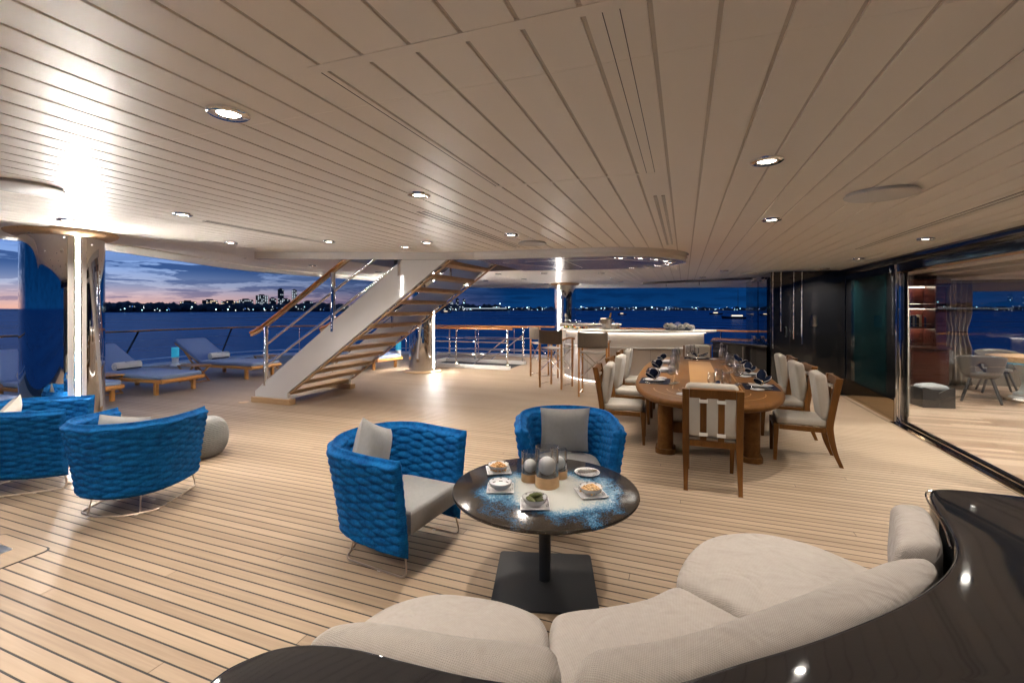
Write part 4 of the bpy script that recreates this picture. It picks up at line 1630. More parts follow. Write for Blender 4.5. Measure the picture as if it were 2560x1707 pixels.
# ------------------------------------------------------------------ braided blue armchairs
def braid_shell():
    Z0, Z1 = 0.165, 0.735
    # plan path of the shell (local: open front towards +y)
    hw = 0.335
    pts = [(-hw, 0.35), (-hw - 0.012, 0.12), (-hw - 0.005, -0.08)]
    for k in range(1, 12):
        a = math.pi * k / 12
        pts.append((-hw * math.cos(a), -0.10 - 0.27 * math.sin(a)))
    pts += [(hw + 0.005, -0.08), (hw + 0.012, 0.12), (hw, 0.35)]
    C = np.array(catmull([(x, y, 0) for x, y in pts], 16))[:, :2]
    seg = np.r_[0, np.cumsum(np.hypot(*np.diff(C, axis=0).T))]
    Ltot = seg[-1]
    NU, NV = 232, 92
    u = np.linspace(0, Ltot, NU)
    cx, cy = np.interp(u, seg, C[:, 0]), np.interp(u, seg, C[:, 1])
    tx, ty = np.gradient(cx, u), np.gradient(cy, u)
    tl = np.hypot(tx, ty)
    nx, ny = -ty / tl, tx / tl       # points inwards for this direction of travel
    if nx[NU // 2] * 0 + ny[NU // 2] * 1 < 0:
        nx, ny = -nx, -ny
    ox, oy = -nx, -ny                 # outwards
    back = np.exp(-((u - Ltot / 2) / (0.33 * Ltot)) ** 4)
    e = 0.035
    endf = np.clip((np.abs(u - Ltot / 2) - (Ltot / 2 - e)) / e, 0, 1)
    thick = 0.026 * np.sqrt(1 - 0.97 * endf ** 2)
    v = np.linspace(0, 1, NV)
    zz = Z0 + (Z1 - Z0) * v

    def pad(uu, vv):
        cw, rh = 0.112, 0.0545
        best = np.full(np.broadcast(uu, vv).shape, 9.0)
        ci = np.round(uu / cw)
        for dc in (-1, 0, 1):
            c = ci + dc
            odd = np.mod(c, 2) * 0.5
            r0 = np.round(vv / rh - odd)
            for dr in (-1, 0, 1):
                du = (uu - c * cw) / 0.110
                dv = (vv - (r0 + dr + odd) * rh) / 0.0298
                best = np.minimum(best, np.abs(du) ** 2.0 + np.abs(dv) ** 2.0)
        return np.sqrt(np.clip(1 - best, 0, 1))

    U, V = np.meshgrid(u, v)
    P = pad(U, V * (Z1 - Z0))
    edge = np.clip(np.minimum(V, 1 - V) * (Z1 - Z0) / 0.02, 0, 1) * (1 - endf)[None, :]
    flare = 0.092 * V ** 1.25 + 0.012 * V * back[None, :]
    rows = []
    for s in (1, -1):
        off = flare + s * (thick[None, :] * (0.55 + 0.45 * edge) + 0.036 * P * edge)
        X = cx[None, :] + ox[None, :] * off
        Y = cy[None, :] + oy[None, :] * off
        Zg = np.repeat(zz[:, None], NU, 1) + 0.02 * (back[None, :] - 0.5) * V - 0.03 * (1 - V) * (1 - back[None, :])
        g = np.stack([X, Y, Zg], -1)
        rows.append(g)
    outer, inner = rows
    mid = (outer[-1] + inner[-1]) / 2
    up = np.array([0, 0, 1.0])
    rim = []
    half = (outer[-1] - inner[-1]) / 2
    for a in (30, 60, 90, 120, 150):
        r = RAD(a)
        rim.append(mid + half * math.cos(r) + up * 0.020 * math.sin(r))
    bmid = (outer[0] + inner[0]) / 2
    bh = (outer[0] - inner[0]) / 2
    low = []
    for a in (210, 270, 330):
        r = RAD(a)
        low.append(bmid + bh * math.cos(r) + up * 0.012 * math.sin(r))
    allr = [outer[j] for j in range(NV)] + rim + [inner[j] for j in range(NV - 1, -1, -1)] + low
    m = MB()
    m.surf([[tuple(p) for p in r] for r in allr], closev=True)
    n = NU
    k = len(allr)
    m.f.append(tuple(j * n for j in range(k)))
    m.f.append(tuple(j * n + n - 1 for j in range(k - 1, -1, -1)))
    return m


def blue_chair():
    t = thing('armchair', 'blue braided armchair', 'armchair')
    t.scale = (0.88, 0.90, 1.0)
    braid_shell().build('shell', 'blue_braid', t, angle=60)
    out = [(-0.30, 0.34), (0.30, 0.34)]
    out = [(0.30, 0.345)] + [(0.30 * math.cos(a), -0.09 - 0.235 * math.sin(a)) for a in [math.pi * k / 14 for k in range(15)]] + [(-0.30, 0.345)]
    out = out[::-1]
    dense = []
    for i in range(len(out)):
        a, b = Vector(out[i]), Vector(out[(i + 1) % len(out)])
        nn = max(1, int((b - a).length / 0.05))
        dense += [tuple(a + (b - a) * q / nn) for q in range(nn)]
    m = MB()
    m.cushion(dense, 0.245, 0.395, 0.025, 0.012)
    m.build('seat_cushion', 'grey_cloth', t)
    m = MB()
    loop = fillet([(-0.31, 0.30, 0.22), (-0.345, 0.345, 0.008), (-0.335, -0.22, 0.008), (-0.12, -0.33, 0.008), (0.12, -0.33, 0.008), (0.335, -0.22, 0.008), (0.345, 0.345, 0.008), (0.31, 0.30, 0.22)], 0.06, 6)
    m.tube(loop, 0.0065, 8)
    m.build('sled_frame', 'champagne_metal', t)
    for x, y in ((-0.22, -0.265), (0.22, -0.265)):
        m = MB()
        m.cyl((x * 0.9, y + 0.03, 0.20), (x, y - 0.012, 0.008), 0.0065, n=8)
        m.build('rear_leg', 'champagne_metal', t)
    for x, y in ((-0.335, 0.1), (0.335, 0.1), (-0.2, -0.29), (0.2, -0.29)):
        m = MB()
        m.box(x - 0.012, x + 0.012, y - 0.012, y + 0.012, 0.0, 0.004)
        m.build('glide', 'off_white', t, smooth=False)
    return t


GA = 'blue braided armchairs'
ch = blue_chair()
tag(ch, 'blue braided armchair with tilted grey cushion facing the round table', 'armchair', GA)
ch.location = (-1.86, 2.70, 0)
ch.rotation_euler = (0, 0, RAD(-95))
copy_tree(ch, None, 'blue braided armchair tucked behind the round table with an upright grey cushion', (-0.90, 3.68, 0), RAD(199), GA)
copy_tree(ch, None, 'blue braided armchair standing with its back towards the sofa beside the grey pouf', (-4.38, 2.52, 0), RAD(26), GA)
copy_tree(ch, None, 'blue braided armchair standing close before the broad mirror pillar', (-5.72, 2.45, 0), RAD(-42), GA)


def scatter(name, lab, loc, rot, w, h, t, mat):
    m = MB()
    m.pillow(w, h, t)
    o = m.build(name, mat, loc=loc)
    o.rotation_euler = rot
    return tag(o, lab, 'cushion', 'scatter cushions on the blue armchairs')


scatter('scatter_cushion', 'grey woven cushion tilted on its corner in the blue armchair', (-2.03, 2.62, 0.620), (RAD(0), RAD(24), RAD(100)), 0.46, 0.46, 0.15, 'grey_cloth')
scatter('scatter_cushion', 'grey woven cushion upright in the blue armchair behind the round table', (-0.96, 3.83, 0.605), (RAD(14), 0, RAD(19)), 0.42, 0.42, 0.13, 'grey_cloth')
scatter('scatter_cushion', 'grey cushion just showing over the back of the blue chair by the pouf', (-4.30, 2.35, 0.575), (RAD(-14), RAD(4), RAD(26)), 0.40, 0.40, 0.12, 'grey_cloth')
scatter('scatter_cushion', 'pale cushion just showing in the blue chair by the mirror pillar', (-5.87, 2.30, 0.585), (RAD(-14), RAD(18), RAD(-42)), 0.40, 0.40, 0.12, 'cream_cloth')

# woven pouf: rows of fat cord
pf = thing('pouf', 'grey corded round pouf behind the blue armchair', 'pouf', (-5.10, 3.55, 0))
rows = []
NR = 26
for j in range(NR * 5 + 1):
    v = j / (NR * 5)
    a = math.pi * (0.06 + 0.88 * v)
    z = 0.205 - 0.205 * math.cos(a) / math.cos(math.pi * 0.06) + 0.002
    r = 0.285 * (math.sin(a) ** 0.38)
    row = []
    for i in range(180):
        th = 2 * math.pi * i / 180
        b = abs(math.sin(math.pi * NR * v)) * (0.55 + 0.45 * abs(math.sin(30 * th + (math.pi / 2) * (int(NR * v) % 2))))
        row.append(((r + 0.010 * b) * math.cos(th), (r + 0.010 * b) * math.sin(th), z))
    rows.append(row)
m = MB()
m.surf(rows, closeu=True)
m.f.append(tuple(range(179, -1, -1)))
m.f.append(tuple(range(len(m.v) - 180, len(m.v))))
m.build('cover', 'pouf_cord', pf, angle=70)

# ------------------------------------------------------------------ round table
RT = (-0.79, 2.66)
rt = thing('round_table', 'round glazed table with brown rim and blue and cream centre on a black pedestal', 'table', (*RT, 0), RAD(20))
m = MB()
m.lathe([(0.0, 0.545), (0.53, 0.545), (0.553, 0.552), (0.557, 0.560), (0.553, 0.568), (0.545, 0.5705), (0.0, 0.571)], 96)
m.build('top', 'lava_glaze', rt)
m = MB()
m.cyl((0, 0, 0.012), (0, 0, 0.544), 0.036, n=28)
m.build('column', 'black_metal', rt)
m = MB()
m.prism(rrect(0.60, 0.60, 0.025), 0.0005, 0.012)
m.build('base_plate', 'black_metal', rt, bevel=0.002, rot=(0, 0, RAD(-4)))


def candle(x, y, s, lab):
    t = thing('candle_holder', lab, 'candle holder', (x, y, 0.5715), 0, 'candle holders on the round table')
    m = MB()
    m.lathe([(0.0, 0.0), (0.060 * s, 0.0), (0.062 * s, 0.003), (0.062 * s, 0.055 * s), (0.0, 0.056 * s)], 40)
    m.build('wood_base', 'oak', t)
    m = MB()
    h0, h1 = 0.0575 * s, 0.205 * s
    m.lathe([(0.0595 * s, h0), (0.0595 * s, h1), (0.057 * s, h1 + 0.001), (0.0565 * s, h1), (0.0565 * s, h0)], 48)
    m.build('glass_cylinder', 'stemware', t)
    m = MB()
    m.lathe([(0.0465 * s * math.sin(math.pi * k / 20), h0 + 0.047 * s - 0.0465 * s * math.cos(math.pi * k / 20)) for k in range(21)], 36)
    b = m.build('ball_candle', 'wax', t)
    m = MB()
    m.cyl((0, 0, h0 + 0.093 * s), (0.002, 0, h0 + 0.105 * s), 0.0012, n=6)
    m.build('wick', 'off_white', b)
    return t


candle(*(-0.78, 2.676), 1.17, 'largest wood based glass candle holder with white ball candle, in front')
candle(*(-0.906, 2.725), 0.88, 'wood based candle holder beside the large one on the nut bowl side')
candle(*(-0.751, 2.842), 0.88, 'wood based candle holder behind the large one on the fork plate side')


def link_marks(parent, r, z, n=8, tilt=0.0, flat=False):
    """printed chain of black rectangular links round a dish"""
    m = MB()
    w, h, th = 0.022, 0.012, 0.0030
    for k in range(n):
        a = 2 * math.pi * k / n
        for (cx, cz, lx, lz) in ((0, h / 2, w, th), (0, -h / 2, w, th), (-w / 2, 0, th, h), (w / 2, 0, th, h), (w * 0.78, 0, w * 0.5, th)):
            vs = []
            for sx, sz in ((-1, -1), (1, -1), (1, 1), (-1, 1)):
                px = cx + sx * lx / 2
                pz = cz + sz * lz / 2
                if flat:
                    rr = r + pz
                    zz = z
                else:
                    rr = r + pz * tilt
                    zz = z + pz
                vs.append((rr * math.cos(a + px / r), rr * math.sin(a + px / r), zz))
            m.add(vs, [(0, 1, 2, 3)])
    return m.build('chain_print', 'black_print', parent, smooth=False)


def bowl_set(x, y, rz, lab, fill=None, saucer=True):
    t = thing('snack_bowl', lab, 'bowl', (x, y, 0.5715), rz, 'snack dishes on the round table')
    t.scale = (1.3, 1.3, 1.25)
    if saucer:
        m = MB()
        w = 0.060
        m.surf([[(sx * w * q, sy * w * q, z) for sx, sy in ((1, 1), (-1, 1), (-1, -1), (1, -1))] for q, z in ((0.8, 0.0), (1.0, 0.007), (1.02, 0.010), (0.99, 0.0105), (0.78, 0.004), (0.01, 0.004))], closeu=True)
        m.surf([[(sx * w * q, sy * w * q, 0.0) for sx, sy in ((1, 1), (-1, 1), (-1, -1), (1, -1))] for q in (0.01, 0.8)], closeu=True)
        sq = m.build('square_saucer', 'porcelain', t, angle=30)
        mk = MB()
        for a in range(4):
            for o in (-0.030, 0.022):
                for (cx, cy, lx, ly) in ((0, 0.005, 0.02, 0.002), (0, -0.005, 0.02, 0.002), (-0.01, 0, 0.002, 0.01), (0.01, 0, 0.002, 0.01)):
                    q = Matrix.Rotation(math.pi / 2 * a, 3, 'Z')
                    vs = [q @ Vector((o + cx + sx * lx / 2, 0.0505 + cy * 0.8 + sy * ly / 2, 0.0108 + (cy * 0.8 + sy * ly / 2) * 0.45)) for sx, sy in ((-1, -1), (1, -1), (1, 1), (-1, 1))]
                    mk.add(vs, [(0, 1, 2, 3)])
        mk.build('chain_print', 'black_print', sq, smooth=False)
    z0 = 0.006 if saucer else 0.001
    m = MB()
    m.lathe([(0.0, z0), (0.028, z0), (0.030, z0 + 0.004), (0.045, z0 + 0.014), (0.053, z0 + 0.030), (0.0535, z0 + 0.032), (0.052, z0 + 0.032), (0.043, z0 + 0.016), (0.028, z0 + 0.007), (0.0, z0 + 0.006)], 40)
    b = m.build('bowl', 'porcelain', t)
    link_marks(b, 0.0478, z0 + 0.0235, 8, 0.62)
    m = MB()
    m.tube([(0.0528 * math.cos(a), 0.0528 * math.sin(a), z0 + 0.0325) for a in [2 * math.pi * k / 40 for k in range(40)]], 0.0007, 5, closed=True)
    m.build('rim_line', 'black_print', b)
    return t, z0


def pile(parent, name, mat, n, r, z0, h, size, seed, elong=1.7):
    random.seed(seed)
    m = MB()
    for i in range(n):
        a = random.random() * 6.283
        rr = r * math.sqrt(random.random())
        zz = z0 + h * (1 - (rr / r) ** 2) * random.uniform(0.55, 1.0)
        c = Vector((rr * math.cos(a), rr * math.sin(a), zz))
        ax = Vector((random.uniform(-1, 1), random.uniform(-1, 1), random.uniform(-0.4, 0.4))).normalized()
        L = size * elong
        pts = [c + ax * L * q for q in (-0.5, -0.32, 0, 0.32, 0.5)]
        bend = Vector((0, 0, size * 0.25))
        pts[2] = pts[2] + bend
        m.tube(pts, [size * 0.12, size * 0.36, size * 0.46, size * 0.36, size * 0.12], 6)
    o = m.build(name, mat, parent)
    o['kind'] = 'stuff'
    return o


t, z0 = bowl_set(-1.151, 2.799, RAD(28), 'bowl of mixed nuts on square saucer near the blue armchair side')
pile(t, 'nuts', 'walnut_mix', 90, 0.044, z0 + 0.012, 0.026, 0.011, 3)
t, z0 = bowl_set(-1.025, 2.524, RAD(20), 'empty white bowl with black chain border on square saucer')
t, z0 = bowl_set(-0.765, 2.386, RAD(20), 'bowl of dark pickles on square saucer')
for i, (x, y, z, a, b) in enumerate(((0.0, 0.012, 0.034, 0.5, 0.2), (-0.018, -0.008, 0.028, 2.2, 0.0), (0.016, -0.012, 0.028, -0.8, 0.1), (0.0, 0.0, 0.044, -0.5, 0.3), (0.02, 0.018, 0.03, 1.2, 0.1))):
    d = Vector((math.cos(a), math.sin(a), b)) * 0.030
    c = Vector((x, y, z0 + z - 0.006))
    m = MB()
    m.tube([c - d, c - d * 0.7, c - d * 0.2, c + d * 0.4 + Vector((0, 0, 0.003)), c + d * 0.8, c + d], [0.003, 0.009, 0.0115, 0.011, 0.008, 0.003], 10)
    m.build('pickle', 'pickle', t)
t, z0 = bowl_set(-0.506, 2.639, RAD(30), 'bowl of pale cashew nuts on square saucer')
pile(t, 'cashews', 'nut', 100, 0.044, z0 + 0.012, 0.026, 0.011, 9)
x, y = (-0.592, 2.963)
t = thing('fork_plate', 'small patterned plate holding cocktail forks on the round table', 'plate', (x, y, 0.5715), RAD(10), 'snack dishes on the round table')
t.scale = (1.32, 1.32, 1.3)
m = MB()
m.lathe([(0.0, 0.0), (0.04, 0.0), (0.062, 0.009), (0.0625, 0.011), (0.06, 0.0108), (0.040, 0.004), (0.0, 0.0035)], 40)
b = m.build('dish', 'porcelain', t)
link_marks(b, 0.050, 0.0092, 10, 0.0, True)
for i in range(6):
    m = MB()
    o = (i - 2.5) * 0.007
    m.tube([(-0.045, o - 0.012, 0.012), (-0.01, o, 0.0075 + 0.001 * i), (0.030, o * 0.6 + 0.012, 0.010 + 0.001 * i), (0.047, o * 0.5 + 0.018, 0.014)], [0.0016, 0.0013, 0.0016, 0.0024], 6)
    m.build('cocktail_fork', 'chrome', t)

# ------------------------------------------------------------------ curved sofa with black shell
sf = thing('curved_sofa', 'curved sofa with beige woven cushions in a glossy black shell', 'sofa', (0, 0, 0))
SZ = 0.755
inner = [(-1.075, 0.78), (-1.045, 0.875), (-0.985, 0.935), (-0.900, 0.970), (-0.80, 0.990), (-0.646, 1.000), (-0.469, 1.017), (-0.292, 1.056), (-0.07, 1.137),
         (0.134, 1.295), (0.368, 1.485), (0.636, 1.74), (0.83, 1.975), (0.96, 2.205), (1.035, 2.45), (1.075, 2.65), (1.120, 2.80), (1.175, 2.872)]
outer = [(1.30, 2.90), (1.55, 2.905), (1.70, 2.87), (1.78, 2.70), (1.78, 2.35), (1.66, 1.85), (1.38, 1.30), (0.98, 0.85), (0.50, 0.55), (0.0, 0.42), (-0.5, 0.42), (-0.85, 0.50), (-1.02, 0.62)]
sh = catmull([(x, y, 0) for x, y in inner + outer], 5, closed=True)
sh = [(p[0], p[1]) for p in sh][::-1]
m = MB()
m.cushion(sh, 0.002, SZ, 0.018, 0.0, rings=2, seg=4)
# flat lid instead of the crowned fan (the outline is not star shaped)
n = len(sh)
m.f = [q for q in m.f if not (len(q) >= 3 and all(m.v[k][2] > SZ - 1e-6 for k in q))]
ids = [i for i, p in enumerate(m.v) if abs(p[2] - SZ) < 1e-7]
top = ids[:n]
m.f.append(tuple(top))
m.build('shell', 'sofa_black', sf, angle=40)
hr = MB()
inl = catmull([(x, y, SZ - 0.012) for x, y in inner[13:]], 6)
hr.tube([(x - 0.012, y + 0.006, z) for x, y, z in inl], 0.004, 6)
hr.build('trim_bead', 'chrome', sf)


def ccw(o):
    a = sum(o[i][0] * o[(i + 1) % len(o)][1] - o[(i + 1) % len(o)][0] * o[i][1] for i in range(len(o)))
    return o if a > 0 else o[::-1]


def smooth2(pts, n=6):
    return ccw([(p[0], p[1]) for p in catmull([(x, y, 0) for x, y in pts], n, closed=True)])


seats = [
    ('left', [(-1.17, 1.18), (-1.215, 1.33), (-1.215, 1.47), (-1.165, 1.63), (-1.02, 1.765), (-0.80, 1.815), (-0.63, 1.81), (-0.525, 1.765), (-0.468, 1.64), (-0.42, 1.42), (-0.36, 1.20), (-0.45, 1.09), (-0.75, 1.06), (-1.0, 1.06)]),
    ('mid', [(-0.448, 1.57), (-0.498, 1.74), (-0.480, 1.835), (-0.30, 1.95), (-0.16, 2.055), (-0.035, 2.19), (0.10, 2.13), (0.262, 2.03), (0.40, 1.92), (0.30, 1.68), (0.05, 1.42), (-0.16, 1.26), (-0.30, 1.22), (-0.38, 1.36)]),
    ('right', [(-0.018, 2.21), (-0.022, 2.36), (0.052, 2.60), (0.175, 2.765), (0.385, 2.868), (0.61, 2.835), (0.775, 2.72), (0.88, 2.60), (0.92, 2.42), (0.82, 2.16), (0.64, 1.98), (0.45, 1.95), (0.272, 2.04), (0.12, 2.135)]),
]
for nme, pts in seats:
    m = MB()
    m.cushion(smooth2(pts, 6), 0.20, 0.415, 0.055, 0.022, rings=6, seg=6)
    m.build('seat_cushion', 'sofa_cloth', sf, angle=60)
    cxx = sum(p[0] for p in pts) / len(pts)
    cyy = sum(p[1] for p in pts) / len(pts)
    m = MB()
    m.prism(smooth2([(cxx + (x - cxx) * 0.93, cyy + (y - cyy) * 0.93) for x, y in pts], 4), 0.002, 0.20)
    m.build('plinth', 'black_metal', sf)


def back_cushion(front, rear, z0, z1, lean=0.03, arc=10, r=0.07):
    """long upright cushion between a front and a rear line, round over the top, closed with soft ends"""
    F = catmull([(x, y, 0) for x, y in front], 6)
    Rr = catmull([(x, y, 0) for x, y in rear], 6)
    N = 40
    def samp(C, t):
        i = t * (len(C) - 1)
        k = min(int(i), len(C) - 2)
        return Vector(C[k][:2]).lerp(Vector(C[k + 1][:2]), i - k)
    rows = []
    for i in range(N + 1):
        t = i / N
        f, b = samp(F, t), samp(Rr, t)
        e = min(t, 1 - t) * N / 4.0
        s = math.sqrt(max(0.0, 1 - (1 - min(1, e)) ** 2)) if e < 1 else 1.0
        s = 0.25 + 0.75 * s
        mid = (f + b) / 2
        half = (f - b) / 2 * s
        zt = z1 - (1 - s) * 0.05
        row = []
        row.append((*(mid + half * 1.05), z0))
        row.append((*(mid + half * 1.12), z0 + (zt - z0) * 0.45))
        for k in range(arc + 1):
            a = math.pi * k / arc
            ca = math.cos(a)
            row.append((*(mid + half * (abs(ca) ** 0.7) * (1 if ca >= 0 else -1)), zt - r + r * math.sin(a) ** 0.75))
        row.append((*(mid - half), z0))
        rows.append(row)
    m = MB()
    m.surf(rows, closeu=True)
    k = len(rows[0])
    m.f.append(tuple(range(k)))
    m.f.append(tuple(range(len(m.v) - 1, len(m.v) - k - 1, -1)))
    return m


bl = [((-0.315, 1.235), (-0.42, 1.225), (-0.56, 1.185), (-0.72, 1.16), (-0.88, 1.13), (-0.98, 1.06)), ((-0.285, 1.075), (-0.45, 1.03), (-0.62, 1.012), (-0.78, 1.002), (-0.90, 0.985), (-0.985, 0.96))]
back_cushion(bl[0][::-1], bl[1][::-1], 0.36, 0.735).build('back_cushion', 'sofa_cloth', sf, angle=75)
br = [((-0.275, 1.24), (-0.17, 1.30), (-0.03, 1.39), (0.12, 1.52), (0.33, 1.72), (0.56, 1.94), (0.735, 2.10)), ((-0.255, 1.085), (-0.05, 1.17), (0.145, 1.325), (0.37, 1.51), (0.62, 1.755), (0.80, 1.98), (0.915, 2.185))]
back_cushion(br[0], br[1], 0.36, 0.735).build('back_cushion', 'sofa_cloth', sf, angle=75)
be = [((0.742, 2.13), (0.80, 2.28), (0.85, 2.42), (0.885, 2.55), (0.90, 2.64)), ((0.925, 2.21), (0.975, 2.33), (1.015, 2.46), (1.045, 2.58), (1.055, 2.655))]
back_cushion(be[0], be[1], 0.36, 0.745).build('back_cushion', 'sofa_cloth', sf, angle=75)
# piped seam along the long back cushions
for fr, re_, z in ((br[0], br[1], 0.712), (be[0], be[1], 0.722), (bl[0], bl[1], 0.712)):
    pts = []
    for (fx, fy), (rx, ry) in zip(fr, re_):
        pts.append((fx + (rx - fx) * 0.86, fy + (ry - fy) * 0.86, z + 0.004))
    C = catmull(pts, 8)
    k = max(2, len(C) // 10)
    m = MB()
    m.tube(C[k:-k], 0.003, 6)
    m.build('seam', 'sofa_cloth', sf)

# ------------------------------------------------------------------ dining table
DC = (0.24, 6.93)
dt = thing('dining_table', 'long oval varnished dining table with pale inlay runner', 'dining table', (*DC, 0))


def oval(a, b, n=96, p=3.0):
    out = []
    for k in range(n):
        t = 2 * math.pi * k / n
        c, s = math.cos(t), math.sin(t)
        out.append((a * math.copysign(abs(c) ** (2 / p), c), b * math.copysign(abs(s) ** (2 / p), s)))
    return out


TA, TB = 0.83, 2.26
rows = []
for da, z in ((-0.10, 0.675), (-0.02, 0.680), (0.0, 0.70), (0.004, 0.718), (-0.004, 0.738), (-0.022, 0.748), (-0.03, 0.75)):
    rows.append([(x, y, z) for x, y in oval(TA + da, TB + da)])
m = MB()
m.surf(rows, closeu=True)
m.f.append(tuple(range(95, -1, -1)))
m.f.append(tuple(range(len(m.v) - 96, len(m.v))))
m.build('top', 'table_wood', dt, angle=40)
m = MB()
m.prism(rrect(0.34, 2.9, 0.02), 0.7503, 0.7512)
m.build('inlay_runner', 'pale_inlay', dt, smooth=False)
for sgn in (-1, 1):
    for rr in (0.30, 0.42, 0.56):
        m = MB()
        pts = [(rr * math.cos(RAD(a)), sgn * (1.52 + rr * 0.95 * math.sin(RAD(a))), 0.7506) for a in range(0, 181, 9)]
        rows = []
        for i, p in enumerate(pts):
            q = Vector((p[0], p[1] - sgn * 1.52)).normalized() * 0.004
            rows.append([(p[0] - q.x, p[1] - q.y, p[2] + 0.0004), (p[0] + q.x, p[1] + q.y, p[2] + 0.0004)])
        if sgn > 0:
            rows = [r[::-1] for r in rows]
        m.surf(rows)
        m.build('inlay_arc', 'pale_inlay', dt, smooth=False)
for xx in (-0.36, 0.36):
    m = MB()
    m.box(xx - 0.004, xx + 0.004, -1.5, 1.5, 0.7504, 0.7510)
    m.build('inlay_line', 'pale_inlay', dt, smooth=False)
for sx in (-1, 1):
    for sy in (-1, 1):
        x, y = sx * 0.44, sy * 1.36
        m = MB()
        m.prism(rrect(0.17, 0.26, 0.07, cx=x, cy=y), 0.06, 0.676)
        lg = m.build('leg', 'table_wood', dt, bevel=0.004)
        m = MB()
        m.prism(rrect(0.22, 0.30, 0.08, cx=x, cy=y), 0.001, 0.062)
        m.build('foot', 'table_wood', lg, bevel=0.008)
for sy in (-1, 1):
    m = MB()
    m.box(-0.355, 0.355, sy * 1.36 - 0.05, sy * 1.36 + 0.05, 0.24, 0.36)
    m.build('stretcher', 'dining_wood', dt, bevel=0.005)
m = MB()
m.box(-0.05, 0.05, -1.309, 1.309, 0.26, 0.34)
m.build('stretcher', 'dining_wood', dt, bevel=0.005)


# ------------------------------------------------------------------ dining chairs
def dining_chair():
    """local: faces +y, origin on the deck under the seat centre"""
    t = thing('dining_chair', 'dining chair', 'chair')
    for s in (-1, 1):
        m = MB()
        m.beam((s * 0.215, 0.245, 0.40), (s * 0.205, 0.255, 0.0), 0.055, 0.055, up=(0, 1, 0), w1=0.034, h1=0.034)
        m.build('front_leg', 'dining_wood', t, bevel=0.004)
        # sabre rear leg that carries on as the back post
        C = catmull([(0, -0.345, 0.0), (0, -0.285, 0.16), (0, -0.245, 0.36), (0, -0.245, 0.46), (0, -0.285, 0.70), (0, -0.325, 0.92)], 5)
        rows = []
        for i, p in enumerate(C):
            w = 0.017 + 0.013 * min(1, p[2] / 0.4)
            d = 0.018 + 0.014 * min(1, p[2] / 0.4)
            rows.append([(s * 0.225 - w, p[1] - d, p[2]), (s * 0.225 + w, p[1] - d, p[2]), (s * 0.225 + w, p[1] + d, p[2]), (s * 0.225 - w, p[1] + d, p[2])])
        m = MB()
        m.surf(rows, closeu=True)
        m.f.append((0, 1, 2, 3))
        k = len(m.v)
        m.f.append((k - 1, k - 2, k - 3, k - 4))
        m.build('rear_post', 'dining_wood', t, bevel=0.003)
        m = MB()
        m.box(s * 0.225 - 0.017, s * 0.225 + 0.017, -0.213, 0.217, 0.345, 0.395)
        m.build('side_rail', 'dining_wood', t, bevel=0.003)
        # slats of the open back with cloth ties
        m = MB()
        m.beam((s * 0.075, -0.262, 0.44), (s * 0.075, -0.318, 0.86), 0.056, 0.016, up=(0, 1, 0))
        m.build('back_slat', 'dining_wood', t, bevel=0.003)
        for z, yy in ((0.50, -0.272), (0.81, -0.314)):
            m = MB()
            m.box(s * 0.075 - 0.036, s * 0.075 + 0.036, yy - 0.020, yy + 0.03, z - 0.015, z + 0.015)
            m.build('cushion_tie', 'off_white', t, bevel=0.004)
    m = MB()
    m.box(-0.194, 0.194, 0.222, 0.268, 0.345, 0.395)
    m.build('front_rail', 'dining_wood', t, bevel=0.003)
    m = MB()
    m.box(-0.194, 0.194, -0.275, -0.225, 0.385, 0.44)
    m.build('back_rail', 'dining_wood', t, bevel=0.003)
    m = MB()
    m.obox((0, -0.319, 0.882), (0.388, 0.042, 0.082), (RAD(10), 0, 0))
    m.build('top_rail', 'dining_wood', t, bevel=0.004)
    m = MB()
    m.cushion(rrect(0.46, 0.48, 0.05, 5, 0, 0.005), 0.397, 0.475, 0.03, 0.018)
    m.build('seat_cushion', 'cream_cloth', t, angle=60)
    m = MB()
    m.cushion(rrect(0.455, 0.49, 0.05, 5), -0.045, 0.060, 0.036, 0.014)
    b = m.build('back_cushion', 'cream_cloth', t, angle=60)
    b.location = (0, -0.203, 0.712)
    b.rotation_euler = (RAD(-97.5), 0, 0)
    return t


GD = 'dining chairs round the oval table'
dc = dining_chair()
dc.location = (0.24, 4.80, 0)
tag(dc, 'dining chair showing its slatted back at the near end of the oval table', 'chair', GD)
side_n = ['nearest the round glazed table', 'in the middle of its row', 'at the bar end of its row']
for i, yy in enumerate((5.92, 6.98, 8.05)):
    copy_tree(dc, None, 'cream cushioned dining chair on the bar stool side, %s' % ('next to the blue armchair end', 'in the middle of its row', 'at the bar end of its row')[i], (-0.72, yy, 0), RAD(-90 + (3, -2, 1)[i]), GD)
for i, yy in enumerate((5.88, 6.92, 7.95)):
    copy_tree(dc, None, 'cream cushioned dining chair on the black wall side, %s' % ('next to the glass door end', 'in the middle of its row', 'at the bar end of its row')[i], (1.20, yy, 0), RAD(90 + (-4, 2, -1)[i]), GD)
copy_tree(dc, None, 'dining chair at the far head of the oval table before the bar', (0.24, 9.30, 0), RAD(180), GD)


